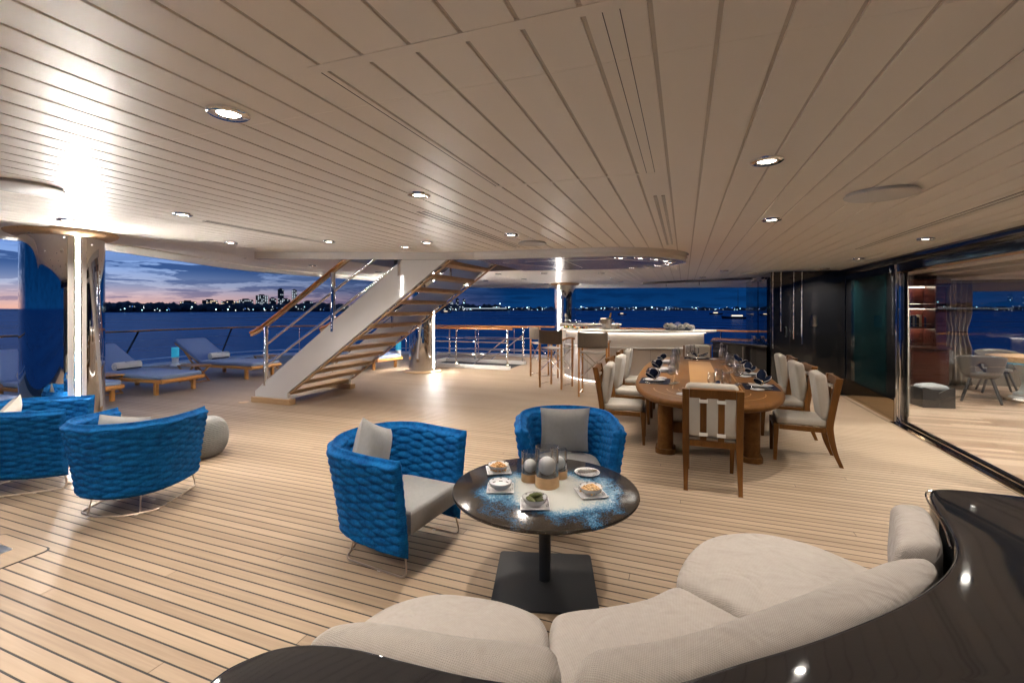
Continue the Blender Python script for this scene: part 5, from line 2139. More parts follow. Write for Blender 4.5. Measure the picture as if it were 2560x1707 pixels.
# ------------------------------------------------------------------ place settings
def petal(c, ax, up, L, W, H):
    """puffed lobe of folded cloth and the line of its hem"""
    ax = Vector(ax).normalized()
    sd = Vector(up).cross(ax).normalized()
    nn = ax.cross(sd).normalized()
    c = Vector(c)
    rows, hem = [], []
    for j in range(13):
        t = j / 12
        w = W * math.sin(math.pi * (0.06 + 0.86 * t)) ** 0.8 * (0.35 + 0.65 * t)
        h = H * math.sin(math.pi * (0.08 + 0.84 * t)) ** 0.7
        p = c + ax * (L * t) + nn * (0.25 * L * t * t)
        row = []
        for i in range(14):
            a = 2 * math.pi * i / 14
            f = 1 + 0.10 * math.sin(3 * a + 4 * t)
            row.append(tuple(p + sd * (w * math.cos(a) * f) + nn * (h * math.sin(a) * f)))
        rows.append(row)
    m = MB()
    m.surf(rows, closeu=True)
    m.f.append(tuple(range(13, -1, -1)))
    m.f.append(tuple(range(len(m.v) - 14, len(m.v))))
    hem = [Vector(r[0]) * 1.0 for r in rows[1:]] + [Vector(r[7]) for r in rows[:0:-1]]
    return m, hem


NAP = None
SRC = {}


def setting(x, y, rz, who):
    """local: diner sits at -y and looks along +y"""
    c, s_ = math.cos(rz), math.sin(rz)

    def W(lx, ly):
        return (x + lx * c - ly * s_, y + lx * s_ + ly * c)
    Z = 0.7515
    # placemat
    key = 'mat'
    if key not in SRC:
        m = MB()
        m.prism(rrect(0.47, 0.35, 0.006), 0.0, 0.003)
        o = m.build('placemat', 'placemat_cloth')
        SRC[key] = tag(o, 'x', 'placemat', 'placemats on the dining table')
    else:
        o = copy_tree(SRC[key])
    o['label'] = 'navy placemat set %s' % who
    o.location = (*W(0, 0), Z)
    o.rotation_euler = (0, 0, rz)
    # plates
    if 'plate' not in SRC:
        o = thing('dinner_plate', 'x', 'plate', (0, 0, 0), 0, 'plates on the dining table')
        m = MB()
        m.lathe([(0.0, 0.0), (0.09, 0.0), (0.137, 0.008), (0.141, 0.010), (0.139, 0.012), (0.105, 0.005), (0.0, 0.004)], 44)
        m.build('charger', 'dark_silver', o)
        m = MB()
        m.lathe([(0.0, 0.006), (0.07, 0.006), (0.118, 0.017), (0.120, 0.019), (0.117, 0.0195), (0.08, 0.011), (0.0, 0.010)], 44)
        p = m.build('plate', 'porcelain', o)
        link_marks(p, 0.101, 0.0166, 16, 0.0, True)
        SRC['plate'] = o
    else:
        o = copy_tree(SRC['plate'])
    o['label'] = 'patterned plate on silver charger %s' % who
    o.location = (*W(0, -0.005), Z + 0.0032)
    o.rotation_euler = (0, 0, rz)
    if 'nap' not in SRC:
        o = thing('napkin', 'x', 'napkin', (0, 0, 0), 0, 'napkins on the dining table')
        for c_, ax, L, W_, H_ in (((0.008, 0, 0.024), (1, 0.15, 0.75), 0.105, 0.052, 0.016), ((0.008, 0.0, 0.024), (1, -0.75, 0.25), 0.095, 0.040, 0.017),
                                  ((-0.008, 0, 0.022), (-1, 0.1, 0.12), 0.120, 0.040, 0.016)):
            mm, hem = petal(c_, ax, (0, 0, 1), L, W_, H_)
            p = mm.build('cloth_fold', 'navy_cloth', o, angle=80)
            e = MB()
            e.tube(hem, 0.0014, 5)
            e.build('white_hem', 'piping_white', p)
        m = MB()
        m.tube([(0, 0.017 * math.cos(a), 0.022 + 0.015 * math.sin(a)) for a in [2 * math.pi * k / 16 for k in range(16)]], 0.005, 8, closed=True)
        m.build('napkin_ring', 'brass_mirror', o)
        SRC['nap'] = o
    else:
        o = copy_tree(SRC['nap'])
    o['label'] = 'ringed navy napkin with white hem %s' % who
    o.location = (*W(0, -0.01), Z + 0.0138)
    o.rotation_euler = (0, 0, rz + RAD(random.uniform(-25, 25) + 5))
    o.scale = (1.35, 1.35, random.uniform(1.25, 1.6))
    if 'side' not in SRC:
        o = thing('side_plate', 'x', 'plate', (0, 0, 0), 0, 'side plates on the dining table')
        m = MB()
        m.lathe([(0.0, 0.0), (0.045, 0.0), (0.072, 0.008), (0.071, 0.010), (0.045, 0.005), (0.0, 0.004)], 36)
        p = m.build('dish', 'porcelain', o)
        link_marks(p, 0.058, 0.0085, 12, 0.0, True)
        SRC['side'] = o
    else:
        o = copy_tree(SRC['side'])
    o['label'] = 'small patterned side plate set %s' % who
    o.location = (*W(-0.245, 0.06), Z + 0.0005)
    o.rotation_euler = (0, 0, rz)
    if 'cut' not in SRC:
        o = thing('cutlery', 'x', 'cutlery', (0, 0, 0), 0, 'cutlery on the dining table')
        for lx in (-0.172, -0.19, 0.172, 0.19):
            m = MB()
            m.tube([(lx, -0.10, 0.003), (lx, -0.02, 0.003), (lx, 0.06, 0.004), (lx, 0.10, 0.004)], [0.0045, 0.003, 0.003, 0.006], 6)
            m.build('fork' if lx < 0 else 'knife', 'chrome', o)
        SRC['cut'] = o
    else:
        o = copy_tree(SRC['cut'])
    o['label'] = 'silver knives and forks set %s' % who
    o.location = (*W(0, 0), Z + 0.0032)
    o.rotation_euler = (0, 0, rz)
    # three stem glasses beyond the plate
    for gi, (gx, gy, gk) in enumerate(((0.10, 0.225, 'wine'), (0.17, 0.195, 'water'), (0.03, 0.245, 'tumbler'))):
        if gk not in SRC:
            o = thing('stem_glass', 'x', 'glass', (0, 0, 0), 0, 'glasses on the dining table')
            H = {'wine': 0.235, 'water': 0.215, 'tumbler': 0.20}[gk]
            R = {'wine': 0.041, 'water': 0.043, 'tumbler': 0.034}[gk]
            m = MB()
            m.lathe([(0.0, 0.0), (0.034, 0.0), (0.034, 0.0015), (0.008, 0.006), (0.004, 0.012), (0.0035, H * 0.42), (0.006, H * 0.44)], 24)
            m.build('stem', 'stemware', o)
            m = MB()
            m.lathe([(0.004, H * 0.442), (R * 0.85, H * 0.50), (R, H * 0.58), (R * 0.92, H * 0.8), (R * 0.80, H), (R * 0.80 - 0.0012, H), (R * 0.90, H * 0.8), (R - 0.0015, H * 0.58), (R * 0.82, H * 0.51), (0.0, H * 0.455)], 28)
            m.build('bowl', 'stemware', o)
            SRC[gk] = o
        else:
            o = copy_tree(SRC[gk])
        o['label'] = '%s set %s' % ({'wine': 'tall clear wine glass', 'water': 'wide clear water glass', 'tumbler': 'slim clear stem glass'}[gk], who)
        o.location = (*W(gx, gy), Z + 0.0005)
        o.rotation_euler = (0, 0, 0)
        o.scale = (1.1, 1.1, 1.12)


random.seed(3)
for i, yy in enumerate((5.92, 6.98, 8.05)):
    setting(-0.335, yy, RAD(-90), 'before the %s bar side chair' % ('first', 'middle', 'last')[i])
for i, yy in enumerate((5.90, 6.94, 7.97)):
    setting(0.815, yy, RAD(90), 'before the %s wall side chair' % ('first', 'middle', 'last')[i])
setting(0.24, 5.02, 0.0, 'before the end chair showing its slats')
setting(0.24, 8.86, RAD(180), 'before the end chair by the bar')
# water carafe at the far head
t = thing('carafe', 'clear glass carafe at the far head of the dining table', 'carafe', (0.62, 8.80, 0.752))
m = MB()
m.lathe([(0.0, 0.0), (0.045, 0.0), (0.048, 0.01), (0.046, 0.14), (0.028, 0.19), (0.026, 0.25), (0.032, 0.265), (0.030, 0.265), (0.024, 0.25), (0.026, 0.19), (0.043, 0.14), (0.045, 0.012), (0.0, 0.004)], 28)
m.build('body', 'stemware', t)
m = MB()
m.lathe([(0.0, 0.266), (0.024, 0.266), (0.024, 0.285), (0.0, 0.287)], 20)
m.build('stopper', 'chrome', t)

# ------------------------------------------------------------------ bar
br_ = thing('bar_counter', 'curved cream bar counter with light strip under its top', 'bar', (0, 0, 0))
BCX, BCY, BA, BB = -1.12, 11.30, 1.82, 1.55


def barc(a, inset=0.0):
    return (BCX + (BA - inset) * math.cos(RAD(a)), BCY + (BB - inset) * math.sin(RAD(a)))


ANG = [165 + (345 - 165) * i / 60 for i in range(61)]


def band(a0, a1, i0, i1, z0, z1, n=60, mat='cream_lacquer', name='band', bevel=0.0, parent=None, mesh=None):
    m = mesh or MB()
    A = [a0 + (a1 - a0) * k / n for k in range(n + 1)]
    out = [barc(a, i0) for a in A] + [barc(a, i1) for a in A[::-1]]
    # outline of a curved strip
    rows = [[(*barc(a, i0), z0), (*barc(a, i1), z0), (*barc(a, i1), z1), (*barc(a, i0), z1)] for a in A]
    m.surf(rows, closeu=True)
    k = len(m.v)
    m.f.append((k - (n + 1) * 4, k - (n + 1) * 4 + 3, k - (n + 1) * 4 + 2, k - (n + 1) * 4 + 1))
    m.f.append((k - 4, k - 3, k - 2, k - 1))
    return m


band(168, 338, 0.13, 0.19, 0.06, 0.80).build('lower_front', 'cream_lacquer', br_, angle=40)
band(168, 338, 0.17, 0.21, 0.83, 1.13).build('upper_front', 'cream_lacquer', br_, angle=40)
band(167, 339, 0.07, 0.20, 0.80, 0.832).build('moulding', 'white_gloss', br_, bevel=0.012, angle=40)
band(169, 337, 0.19, 0.25, 0.003, 0.06).build('plinth', 'brushed', br_, angle=40)
band(170, 336, 0.15, 0.165, 0.030, 0.048).build('floor_light', 'led_soft', br_, angle=40)
band(170, 337, 0.12, 0.15, 1.118, 1.132).build('counter_light', 'led_soft', br_, angle=40)
band(163, 347, -0.02, 0.62, 1.134, 1.185).build('counter_top', 'off_white', br_, bevel=0.016, seg=3, angle=40)
band(169, 337, 0.56, 0.60, 0.06, 1.13).build('inner_front', 'cream_lacquer', br_, angle=40)
for a in range(190, 336, 24):
    m = MB()
    p = barc(a, 0.129)
    m.obox((*p, 0.43), (0.006, 0.003, 0.72), (0, 0, RAD(a)))
    m.build('panel_joint', 'taupe_wall', br_, smooth=False)
m = MB()
m.prism([(-2.4 + x, 12.3 + y) for x, y in rrect(1.7, 0.42, 0.12)], 1.20, 1.245)
m.build('upper_shelf', 'off_white', br_, bevel=0.014)
m = MB()
for x in (-3.0, -1.75):
    m.cyl((x, 12.3, 1.184), (x, 12.3, 1.201), 0.05, n=14)
m.build('shelf_foot', 'brushed', br_)
m = MB()
m.box(-3.2, -1.6, 12.15, 12.45, 0.0, 1.184)
m.build('back_cabinet', 'cream_lacquer', br_, smooth=False)
BT = 1.1855

# champagne bucket
t = thing('champagne_bucket', 'steel champagne bucket with white cloth and knob handles on the bar', 'bucket', (-1.62, 10.30, BT))
m = MB()
m.lathe([(0.0, 0.0), (0.085, 0.0), (0.09, 0.005), (0.118, 0.215), (0.130, 0.222), (0.130, 0.232), (0.114, 0.232), (0.110, 0.21), (0.08, 0.012), (0.0, 0.01)], 40)
m.build('body', 'brushed', t)
for s in (-1, 1):
    m = MB()
    m.lathe([(0.022 * math.sin(math.pi * k / 10), -0.022 * math.cos(math.pi * k / 10)) for k in range(11)], 14, (s * 0.150, 0, 0.175))
    m.cyl((s * 0.108, 0, 0.175), (s * 0.140, 0, 0.175), 0.009, n=10)
    m.build('knob', 'chrome', t)
rows = []
for j in range(13):
    q = j / 12
    y = -0.105 - 0.032 * math.sin(q * math.pi)
    z = 0.236 + (0.0 if q < 0.4 else -(q - 0.4) * 0.19) + (0.006 * math.sin(q * 9))
    yy = (-0.02 - 0.115 * min(1, q / 0.4)) if q < 0.4 else -0.137 + 0.012 * (q - 0.4)
    rows.append([(-0.11 + 0.125 * i / 8 + 0.002 * math.sin(i), yy - 0.003 * math.sin(i * 1.6), z + 0.002 * math.cos(i)) for i in range(9)])
m = MB()
m.surf(rows)
o = m.build('draped_cloth', 'towel', t, angle=70)
o.modifiers.new('thick', 'SOLIDIFY').thickness = 0.008
t = thing('champagne_bottle', 'gold foiled champagne bottle leaning in the bucket', 'bottle', (-1.60, 10.30, BT + 0.03))
t.rotation_euler = (0, RAD(13), 0)
m = MB()
m.lathe([(0.0, 0.0), (0.042, 0.0), (0.044, 0.01), (0.044, 0.17), (0.030, 0.215), (0.018, 0.24)], 28)
m.build('bottle_body', 'bottle_green', t)
m = MB()
m.lathe([(0.0215, 0.225), (0.018, 0.245), (0.0155, 0.31), (0.019, 0.318), (0.019, 0.325), (0.016, 0.345), (0.0, 0.35)], 24)
m.build('foil', 'gold_foil', t)


def flute(x, y, z, lab, h=0.19, r=0.024):
    t = thing('champagne_flute', lab, 'glass', (x, y, z), 0, 'glasses on the bar')
    m = MB()
    m.lathe([(0.0, 0.0), (0.03, 0.0), (0.03, 0.0015), (0.006, 0.006), (0.0035, 0.012), (0.0035, h * 0.35)], 20)
    m.build('stem', 'stemware', t)
    m = MB()
    m.lathe([(0.004, h * 0.351), (r * 0.8, h * 0.45), (r, h * 0.7), (r * 0.92, h), (r * 0.92 - 0.0012, h), (r - 0.0015, h * 0.7), (r * 0.75, h * 0.46), (0.0, h * 0.37)], 24)
    m.build('bowl', 'stemware', t)
    return t


f0 = flute(-1.86, 10.12, BT, 'single slim flute standing beside the champagne bucket')
for i, (x, y) in enumerate(((-2.52, 10.85), (-2.42, 10.80), (-2.46, 10.93), (-2.60, 10.95), (-2.36, 10.90))):
    copy_tree(f0, None, 'clear champagne flute in the cluster behind the canapes', (x, y, BT), 0, 'glasses on the bar')
t = thing('tumbler', 'short glass with golden drink and ice beside the bucket', 'glass', (-1.42, 10.52, BT))
m = MB()
m.lathe([(0.0, 0.0), (0.042, 0.0), (0.045, 0.12), (0.043, 0.12), (0.040, 0.008), (0.0, 0.008)], 24)
m.build('glass_body', 'stemware', t)
m = MB()
m.lathe([(0.0, 0.009), (0.038, 0.009), (0.040, 0.06), (0.0, 0.061)], 24)
m.build('drink', 'cream_candle', t)
m = MB()
for i in range(5):
    m.obox((0.018 * math.cos(i * 1.9), 0.018 * math.sin(i * 1.9), 0.078 + 0.006 * (i % 2)), (0.024, 0.024, 0.022), (i, i * 0.7, i * 1.3))
m.build('ice', 'porcelain', t, bevel=0.003)
# canape slates
random.seed(21)
for n_, (x, y, rz, lab) in enumerate(((-2.55, 10.62, 0.9, 'dark slate of fruit and tomato canapes at the stool end of the bar'), (-2.22, 10.35, 0.75, 'dark slate of cream topped canapes next to the fruit'))):
    t = thing('canape_slate', lab, 'canapes', (x, y, BT), rz, 'canape slates on the bar')
    m = MB()
    m.prism(rrect(0.40, 0.15, 0.01), 0.0, 0.010)
    m.build('slate', 'slate', t, bevel=0.002)
    for i in range(15):
        px, py = -0.17 + 0.024 * i, random.uniform(-0.045, 0.045)
        mt = random.choice(['food_red', 'food_yellow', 'food_cream', 'food_green', 'food_yellow'] if n_ == 0 else ['food_cream', 'food_red', 'slate', 'food_yellow'])
        h = random.uniform(0.02, 0.055)
        m = MB()
        m.lathe([(0.0, 0.0101), (0.013, 0.0101), (0.016, 0.010 + h * 0.5), (0.009, 0.010 + h), (0.0, 0.012 + h)], 10, (px, py, 0))
        cnp = m.build('canape', mt, t)
        if i % 3 == 0:
            m = MB()
            m.cyl((px, py, 0.01 + h), (px + 0.004, py, 0.05 + h), 0.0015, n=5)
            m.build('pick', 'oak', cnp)
t = thing('table_lamp', 'thin stemmed lamp with small pale shade at the stool end of the bar', 'lamp', (-2.72, 10.95, BT))
m = MB()
m.lathe([(0.0, 0.0), (0.05, 0.0), (0.05, 0.008), (0.006, 0.014), (0.005, 0.30)], 20)
m.build('stem', 'brushed', t)
m = MB()
m.lathe([(0.035, 0.26), (0.022, 0.34), (0.020, 0.34), (0.033, 0.26)], 20, closed=True)
m.build('shade', 'cream_cloth', t)

# hydrangeas
t = thing('flower_arrangement', 'low arrangement of white and blue hydrangeas on the bar', 'flowers', (-0.12, 10.35, BT))
random.seed(8)
m = MB()
m.lathe([(0.0, 0.0), (0.16, 0.0), (0.18, 0.03), (0.16, 0.032), (0.0, 0.03)], 30, sx=1.5, sy=0.6)
m.build('tray', 'slate', t)
for k, (x, y, z, r, mt) in enumerate(((-0.22, 0, 0.07, 0.075, 'petal_white'), (-0.09, -0.05, 0.06, 0.07, 'petal_white'), (0.0, 0.04, 0.10, 0.075, 'petal_blue'), (0.06, -0.06, 0.06, 0.072, 'petal_white'), (0.17, 0.0, 0.08, 0.078, 'petal_white'), (0.27, -0.02, 0.06, 0.065, 'petal_white'), (-0.14, 0.06, 0.09, 0.06, 'petal_white'))):
    m = MB()
    for i in range(130):
        zz = random.uniform(-0.3, 1)
        a = random.random() * 6.283
        q = math.sqrt(1 - zz * zz)
        d = Vector((q * math.cos(a), q * math.sin(a), zz))
        c = Vector((x, y, z)) + d * r * random.uniform(0.88, 1.05)
        s1 = d.orthogonal().normalized()
        s1.rotate(Matrix.Rotation(random.random() * 6, 3, d))
        s2 = d.cross(s1)
        w = 0.014
        m.add([c + s1 * w, c + s2 * w, c - s1 * w, c - s2 * w, c + d * -0.006], [(0, 1, 4), (1, 2, 4), (2, 3, 4), (3, 0, 4)])
    m.build('bloom', mt, t, smooth=False)
for i in range(16):
    a = random.random() * 6.283
    x, y = 0.30 * math.cos(a), 0.12 * math.sin(a)
    m = MB()
    d = Vector((math.cos(a), math.sin(a), random.uniform(0.2, 1.2))).normalized()
    sd = Vector((-math.sin(a), math.cos(a), 0))
    b = Vector((x * 0.7, y * 0.7, 0.04))
    L = random.uniform(0.07, 0.12)
    m.add([b, b + d * L * 0.45 + sd * 0.022, b + d * L, b + d * L * 0.45 - sd * 0.022, b + d * L * 0.5 + Vector((0, 0, 0.008))], [(0, 1, 4), (1, 2, 4), (2, 3, 4), (3, 0, 4)])
    m.build('leaf', 'leaf', t, smooth=False)

# black console
cs_ = thing('console_cabinet', 'low glossy black console between bar and black wall', 'cabinet', (0, 0, 0))
m = MB()
m.prism([(0.62, 11.55), (1.56, 10.42), (1.60, 12.5), (0.75, 13.0)], 0.0, 0.862)
m.build('carcass', 'black_gloss', cs_, bevel=0.01)
m = MB()
m.prism([(0.57, 11.53), (1.56, 10.36), (1.61, 12.55), (0.72, 13.06)], 0.8635, 0.905)
m.build('top', 'black_gloss', cs_, bevel=0.012)
for k in (0.3, 0.6):
    p = Vector((0.62, 11.55)).lerp(Vector((1.56, 10.42)), k)
    m = MB()
    m.obox((p.x - 0.004, p.y - 0.003, 0.44), (0.006, 0.004, 0.78), (0, 0, RAD(-50)))
    m.build('door_gap', 'chrome', cs_, smooth=False)


# ------------------------------------------------------------------ bar stools (folding director type)
def stool():
    t = thing('bar_stool', 'director bar stool', 'bar stool')
    W, D = 0.255, 0.24
    for sx in (-1, 1):
        m = MB()
        m.box(sx * W - 0.016, sx * W + 0.016, -D - 0.018, -D + 0.018, 0.0, 1.22)
        m.build('back_post', 'stool_wood', t, bevel=0.006)
        m = MB()
        m.box(sx * W - 0.016, sx * W + 0.016, D - 0.018, D + 0.018, 0.0, 1.00)
        m.build('front_post', 'stool_wood', t, bevel=0.006)
        m = MB()
        C = catmull([(0, -D + 0.02, 1.005), (0, 0, 1.03), (0, D - 0.05, 1.03), (0, D + 0.06, 1.005)], 5)
        m.surf([[(sx * W - 0.028, p[1], p[2] - 0.012), (sx * W + 0.028, p[1], p[2] - 0.012), (sx * W + 0.028, p[1], p[2] + 0.012), (sx * W - 0.028, p[1], p[2] + 0.012)] for p in C], closeu=True)
        m.f.append((0, 1, 2, 3))
        m.f.append((len(m.v) - 1, len(m.v) - 2, len(m.v) - 3, len(m.v) - 4))
        m.build('armrest', 'stool_wood', t, bevel=0.004)
        m = MB()
        m.cyl((sx * W, -D + 0.02, 0.07), (sx * W, D - 0.02, 0.07), 0.008, n=8)
        m.build('foot_bar', 'chrome', t)
        m = MB()
        m.cyl((sx * W, -D + 0.02, 0.42), (sx * W, D - 0.02, 0.42), 0.008, n=8)
        m.build('side_bar', 'chrome', t)
    for yy in (-D, D):
        for sx in (-1, 1):
            m = MB()
            m.cyl((sx * (W - 0.018), yy + sx * 0.008, 0.36), (-sx * (W - 0.018), yy + sx * 0.008, 0.80), 0.009, n=8)
            m.build('cross_brace', 'chrome', t)
    m = MB()
    rows = []
    for j in range(5):
        y = -D - 0.0 + 2 * D * j / 4
        rows.append([(-W + 0.02 + (2 * W - 0.04) * i / 10, y, 0.835 - 0.022 * (1 - ((i - 5) / 5) ** 2)) for i in range(11)])
    m.surf(rows)
    o = m.build('seat_sling', 'cream_cloth', t, angle=80)
    o.modifiers.new('thick', 'SOLIDIFY').thickness = 0.014
    m = MB()
    rows = []
    for j in range(7):
        z = 0.925 + 0.285 * j / 6
        rows.append([(-W - 0.024 + (2 * W + 0.048) * i / 14, -D - 0.026 - 0.03 * (1 - ((i - 7) / 7) ** 2) + 0.002 * math.sin(i * 2 + j), z - 0.012 * (1 - ((i - 7) / 7) ** 2)) for i in range(15)])
    m.surf(rows)
    o = m.build('back_sling', 'stool_cloth', t, angle=80)
    o.modifiers.new('thick', 'SOLIDIFY').thickness = 0.012
    for (a, b, c, d) in ((-0.12, -0.075, 0.12, -0.075), (-0.12, -0.075, -0.16, 0.08), (0.12, -0.075, 0.16, 0.08)):
        m = MB()
        m.tube([(a, -D - 0.0665, 1.06 + b), (c, -D - 0.0665, 1.06 + d)], 0.0018, 5)
        m.build('stitch_line', 'charcoal', t)
    return t


GS = 'director bar stools at the bar'
bs = stool()
bs.location = (-1.60, 8.68, 0)
bs.rotation_euler = (0, 0, RAD(4))
tag(bs, 'brown sling director bar stool closest to the dining chairs', 'bar stool', GS)
copy_tree(bs, None, 'brown sling director bar stool between two others at the bar', (-2.52, 9.33, 0), RAD(-14), GS)
copy_tree(bs, None, 'brown sling director bar stool at the stairwell end of the bar', (-3.15, 10.55, 0), RAD(-48), GS)


# ------------------------------------------------------------------ sun loungers
def lounger():
    """local: foot at x = 0, head towards -x"""
    t = thing('sun_lounger', 'sun lounger', 'sun lounger')
    SL_, W = 1.72, 0.40
    for s in (-1, 1):
        m = MB()
        m.box(-SL_ - 0.35, -0.06, s * W - 0.025, s * W + 0.025, 0.235, 0.295)
        m.build('side_rail', 'lounge_wood', t, bevel=0.008)
        for xx in (-0.22, -SL_ - 0.1):
            m = MB()
            m.box(xx - 0.035, xx + 0.035, s * (W - 0.03) - 0.03, s * (W - 0.03) + 0.03, 0.0, 0.234)
            m.build('leg', 'lounge_wood', t, bevel=0.006)
    m = MB()
    m.cyl((-0.03, -W - 0.03, 0.268), (-0.03, W + 0.03, 0.268), 0.045, n=18)
    m.build('foot_rail', 'lounge_wood', t)
    for i in range(9):
        m = MB()
        x = -0.2 - i * 0.18
        m.box(x - 0.04, x + 0.04, -W + 0.026, W - 0.026, 0.272, 0.294)
        m.build('slat', 'lounge_wood', t, smooth=False)
    m = MB()
    m.cushion(rrect(SL_, 0.80, 0.05, 5, -SL_ / 2, 0), 0.297, 0.385, 0.030, 0.010)
    m.build('seat_pad', 'skylit_cloth', t, angle=60)
    L = 1.02
    an = RAD(30)
    m = MB()
    m.cushion(rrect(L, 0.80, 0.07, 5, -L / 2, 0), 0.0, 0.085, 0.030, 0.010)
    b = m.build('back_pad', 'skylit_cloth', t, angle=60)
    b.location = (-SL_ + 0.02, 0, 0.310)
    b.rotation_euler = (0, an, 0)
    m = MB()
    m.box(-L + 0.02, -0.02, -0.38, 0.38, -0.035, -0.002)
    b2 = m.build('back_frame', 'lounge_wood', t, bevel=0.006)
    b2.location = (-SL_ + 0.02, 0, 0.310)
    b2.rotation_euler = (0, an, 0)
    m = MB()
    m.beam((-SL_ - 0.62, 0.30, 0.60), (-SL_ - 0.30, 0.30, 0.26), 0.03, 0.03)
    m.beam((-SL_ - 0.62, -0.30, 0.60), (-SL_ - 0.30, -0.30, 0.26), 0.03, 0.03)
    m.build('back_prop', 'lounge_wood', t)
    return t


def towel_roll():
    t = thing('rolled_towel', 'rolled towel', 'towel')
    m = MB()
    prof = [(0.0, -0.245), (0.04, -0.247), (0.075, -0.242), (0.082, -0.22), (0.082, 0.22), (0.075, 0.242), (0.04, 0.247), (0.0, 0.245)]
    rows = [[(r * math.cos(2 * math.pi * k / 28), y, r * math.sin(2 * math.pi * k / 28)) for k in range(28)] for r, y in prof]
    m.surf(rows, closeu=True)
    m.build('roll', 'towel', t)
    m = MB()
    rows = [[(0.0836 * math.cos(RAD(a)), y, 0.0836 * math.sin(RAD(a))) for a in range(-64, -28, 4)] for y in (-0.232, 0.232)]
    m.surf(rows)
    m.build('navy_band', 'navy_stripe', t)
    m = MB()
    m.tube([(0.02 + 0.010 * k / 8 * 0 + (0.012 + 0.006 * k) * math.cos(k * 0.7), -0.2475, (0.012 + 0.006 * k) * math.sin(k * 0.7)) for k in range(10)], 0.0015, 5)
    m.tube([(0.0835 * math.cos(RAD(62 + 10 * math.sin(q))), -0.02 + 0.05 * math.cos(q), 0.0835 * math.sin(RAD(62 + 10 * math.sin(q)))) for q in [0.5 * k for k in range(10)]], 0.0025, 5)
    m.build('monogram', 'navy_stripe', t)
    return t


GL = 'sun loungers by the stern rail'
lg = lounger()
tr_ = towel_roll()
spots = [(-9.20, 6.12, 4, 'skylight tinted sun lounger with rolled towel nearest the mirror pillar, complete frame in view'),
         (-9.35, 8.16, 2, 'skylight tinted sun lounger with rolled towel just aft of the staircase handrail'),
         (-7.48, 10.45, -14, 'skylight tinted sun lounger seen through the staircase beside the rear mirror pillar'),
         (-9.30, 4.74, 3, 'skylight tinted sun lounger half hidden behind the broad mirror pillar'),
         (-8.95, 3.30, 3, 'sun lounger whose foot shows beneath the half hidden one at the pillar')]
for i, (x, y, a, lab) in enumerate(spots):
    o = lg if i == 0 else copy_tree(lg, None, None, None, None, GL)
    tag(o, lab, 'sun lounger', GL)
    o.location = (x, y, 0)
    o.rotation_euler = (0, 0, RAD(a))
    if i < 4:
        w = tr_ if i == 0 else copy_tree(tr_)
        tag(w, 'cream rolled towel with navy band on the ' + ('lounger next to the mirror pillar', 'lounger aft of the stair handrail', 'lounger seen through the staircase', 'half hidden lounger behind the pillar')[i], 'towel', 'rolled towels on the loungers')
        c, s = math.cos(RAD(a)), math.sin(RAD(a))
        lx, ly = -1.52, -0.02
        w.location = (x + lx * c - ly * s, y + lx * s + ly * c, 0.396 + 0.084)
        w.rotation_euler = (0, 0, RAD(a))


def side_table(x, y, rz, lab):
    t = thing('side_table', lab, 'side table', (x, y, 0), rz, 'folding side tables between the loungers')
    m = MB()
    for i in range(5):
        m.box(-0.24 + i * 0.098, -0.15 + i * 0.098, -0.22, 0.22, 0.36, 0.38)
    for i in range(5):
        q = MB()
        q.box(-0.24 + i * 0.098, -0.15 + i * 0.098, -0.22, 0.22, 0.36, 0.38)
        q.build('slat', 'lounge_wood', t, bevel=0.003)
    for yy in (-0.20, 0.20):
        for s in (-1, 1):
            q = MB()
            q.beam((s * 0.2, yy + s * 0.012, 0.358), (-s * 0.22, yy + s * 0.012, 0.0), 0.022, 0.04)
            q.build('leg', 'lounge_wood', t, bevel=0.003)
    for s in (-1, 1):
        q = MB()
        q.cyl((s * 0.215, -0.2, 0.02), (s * 0.215, 0.2, 0.02), 0.012, n=8)
        q.build('stretcher', 'lounge_wood', t)
    return t


side_table(-10.35, 7.12, RAD(3), 'folding wooden side table between the two towelled loungers')
side_table(-10.4, 5.42, RAD(3), 'folding wooden side table beside the half hidden lounger')
side_table(-10.6, 9.25, RAD(3), 'folding wooden side table behind the staircase post')
for x, y, lab in ((-13.2, 8.55, 'blue glass lantern by the raked black strut'), (-8.7, 12.6, 'blue glass lantern beside the rear mirror pillar')):
    t = thing('lantern', lab, 'lantern', (x, y, 0.0), 0, 'blue lanterns by the stern rail')
    m = MB()
    m.lathe([(0.0, 0.05), (0.12, 0.05), (0.12, 0.10), (0.08, 0.12), (0.08, 0.28), (0.10, 0.30), (0.0, 0.30)], 24)
    m.build('pedestal', 'off_white', t)
    m = MB()
    m.lathe([(0.0, 0.302), (0.09, 0.302), (0.09, 0.57), (0.0, 0.575)], 28)
    m.build('glass_body', 'lantern_glass', t)

# ------------------------------------------------------------------ far shore
AZ0 = RAD(20.65)


def bearing(px):
    """unit direction over the sea for a bearing given as tangent from the camera axis"""
    k = (px - 1280) / 1141.0
    d = Vector((-math.sin(AZ0) + k * math.cos(AZ0), math.cos(AZ0) + k * math.sin(AZ0)))
    return d.normalized(), math.sqrt(1 + k * k)


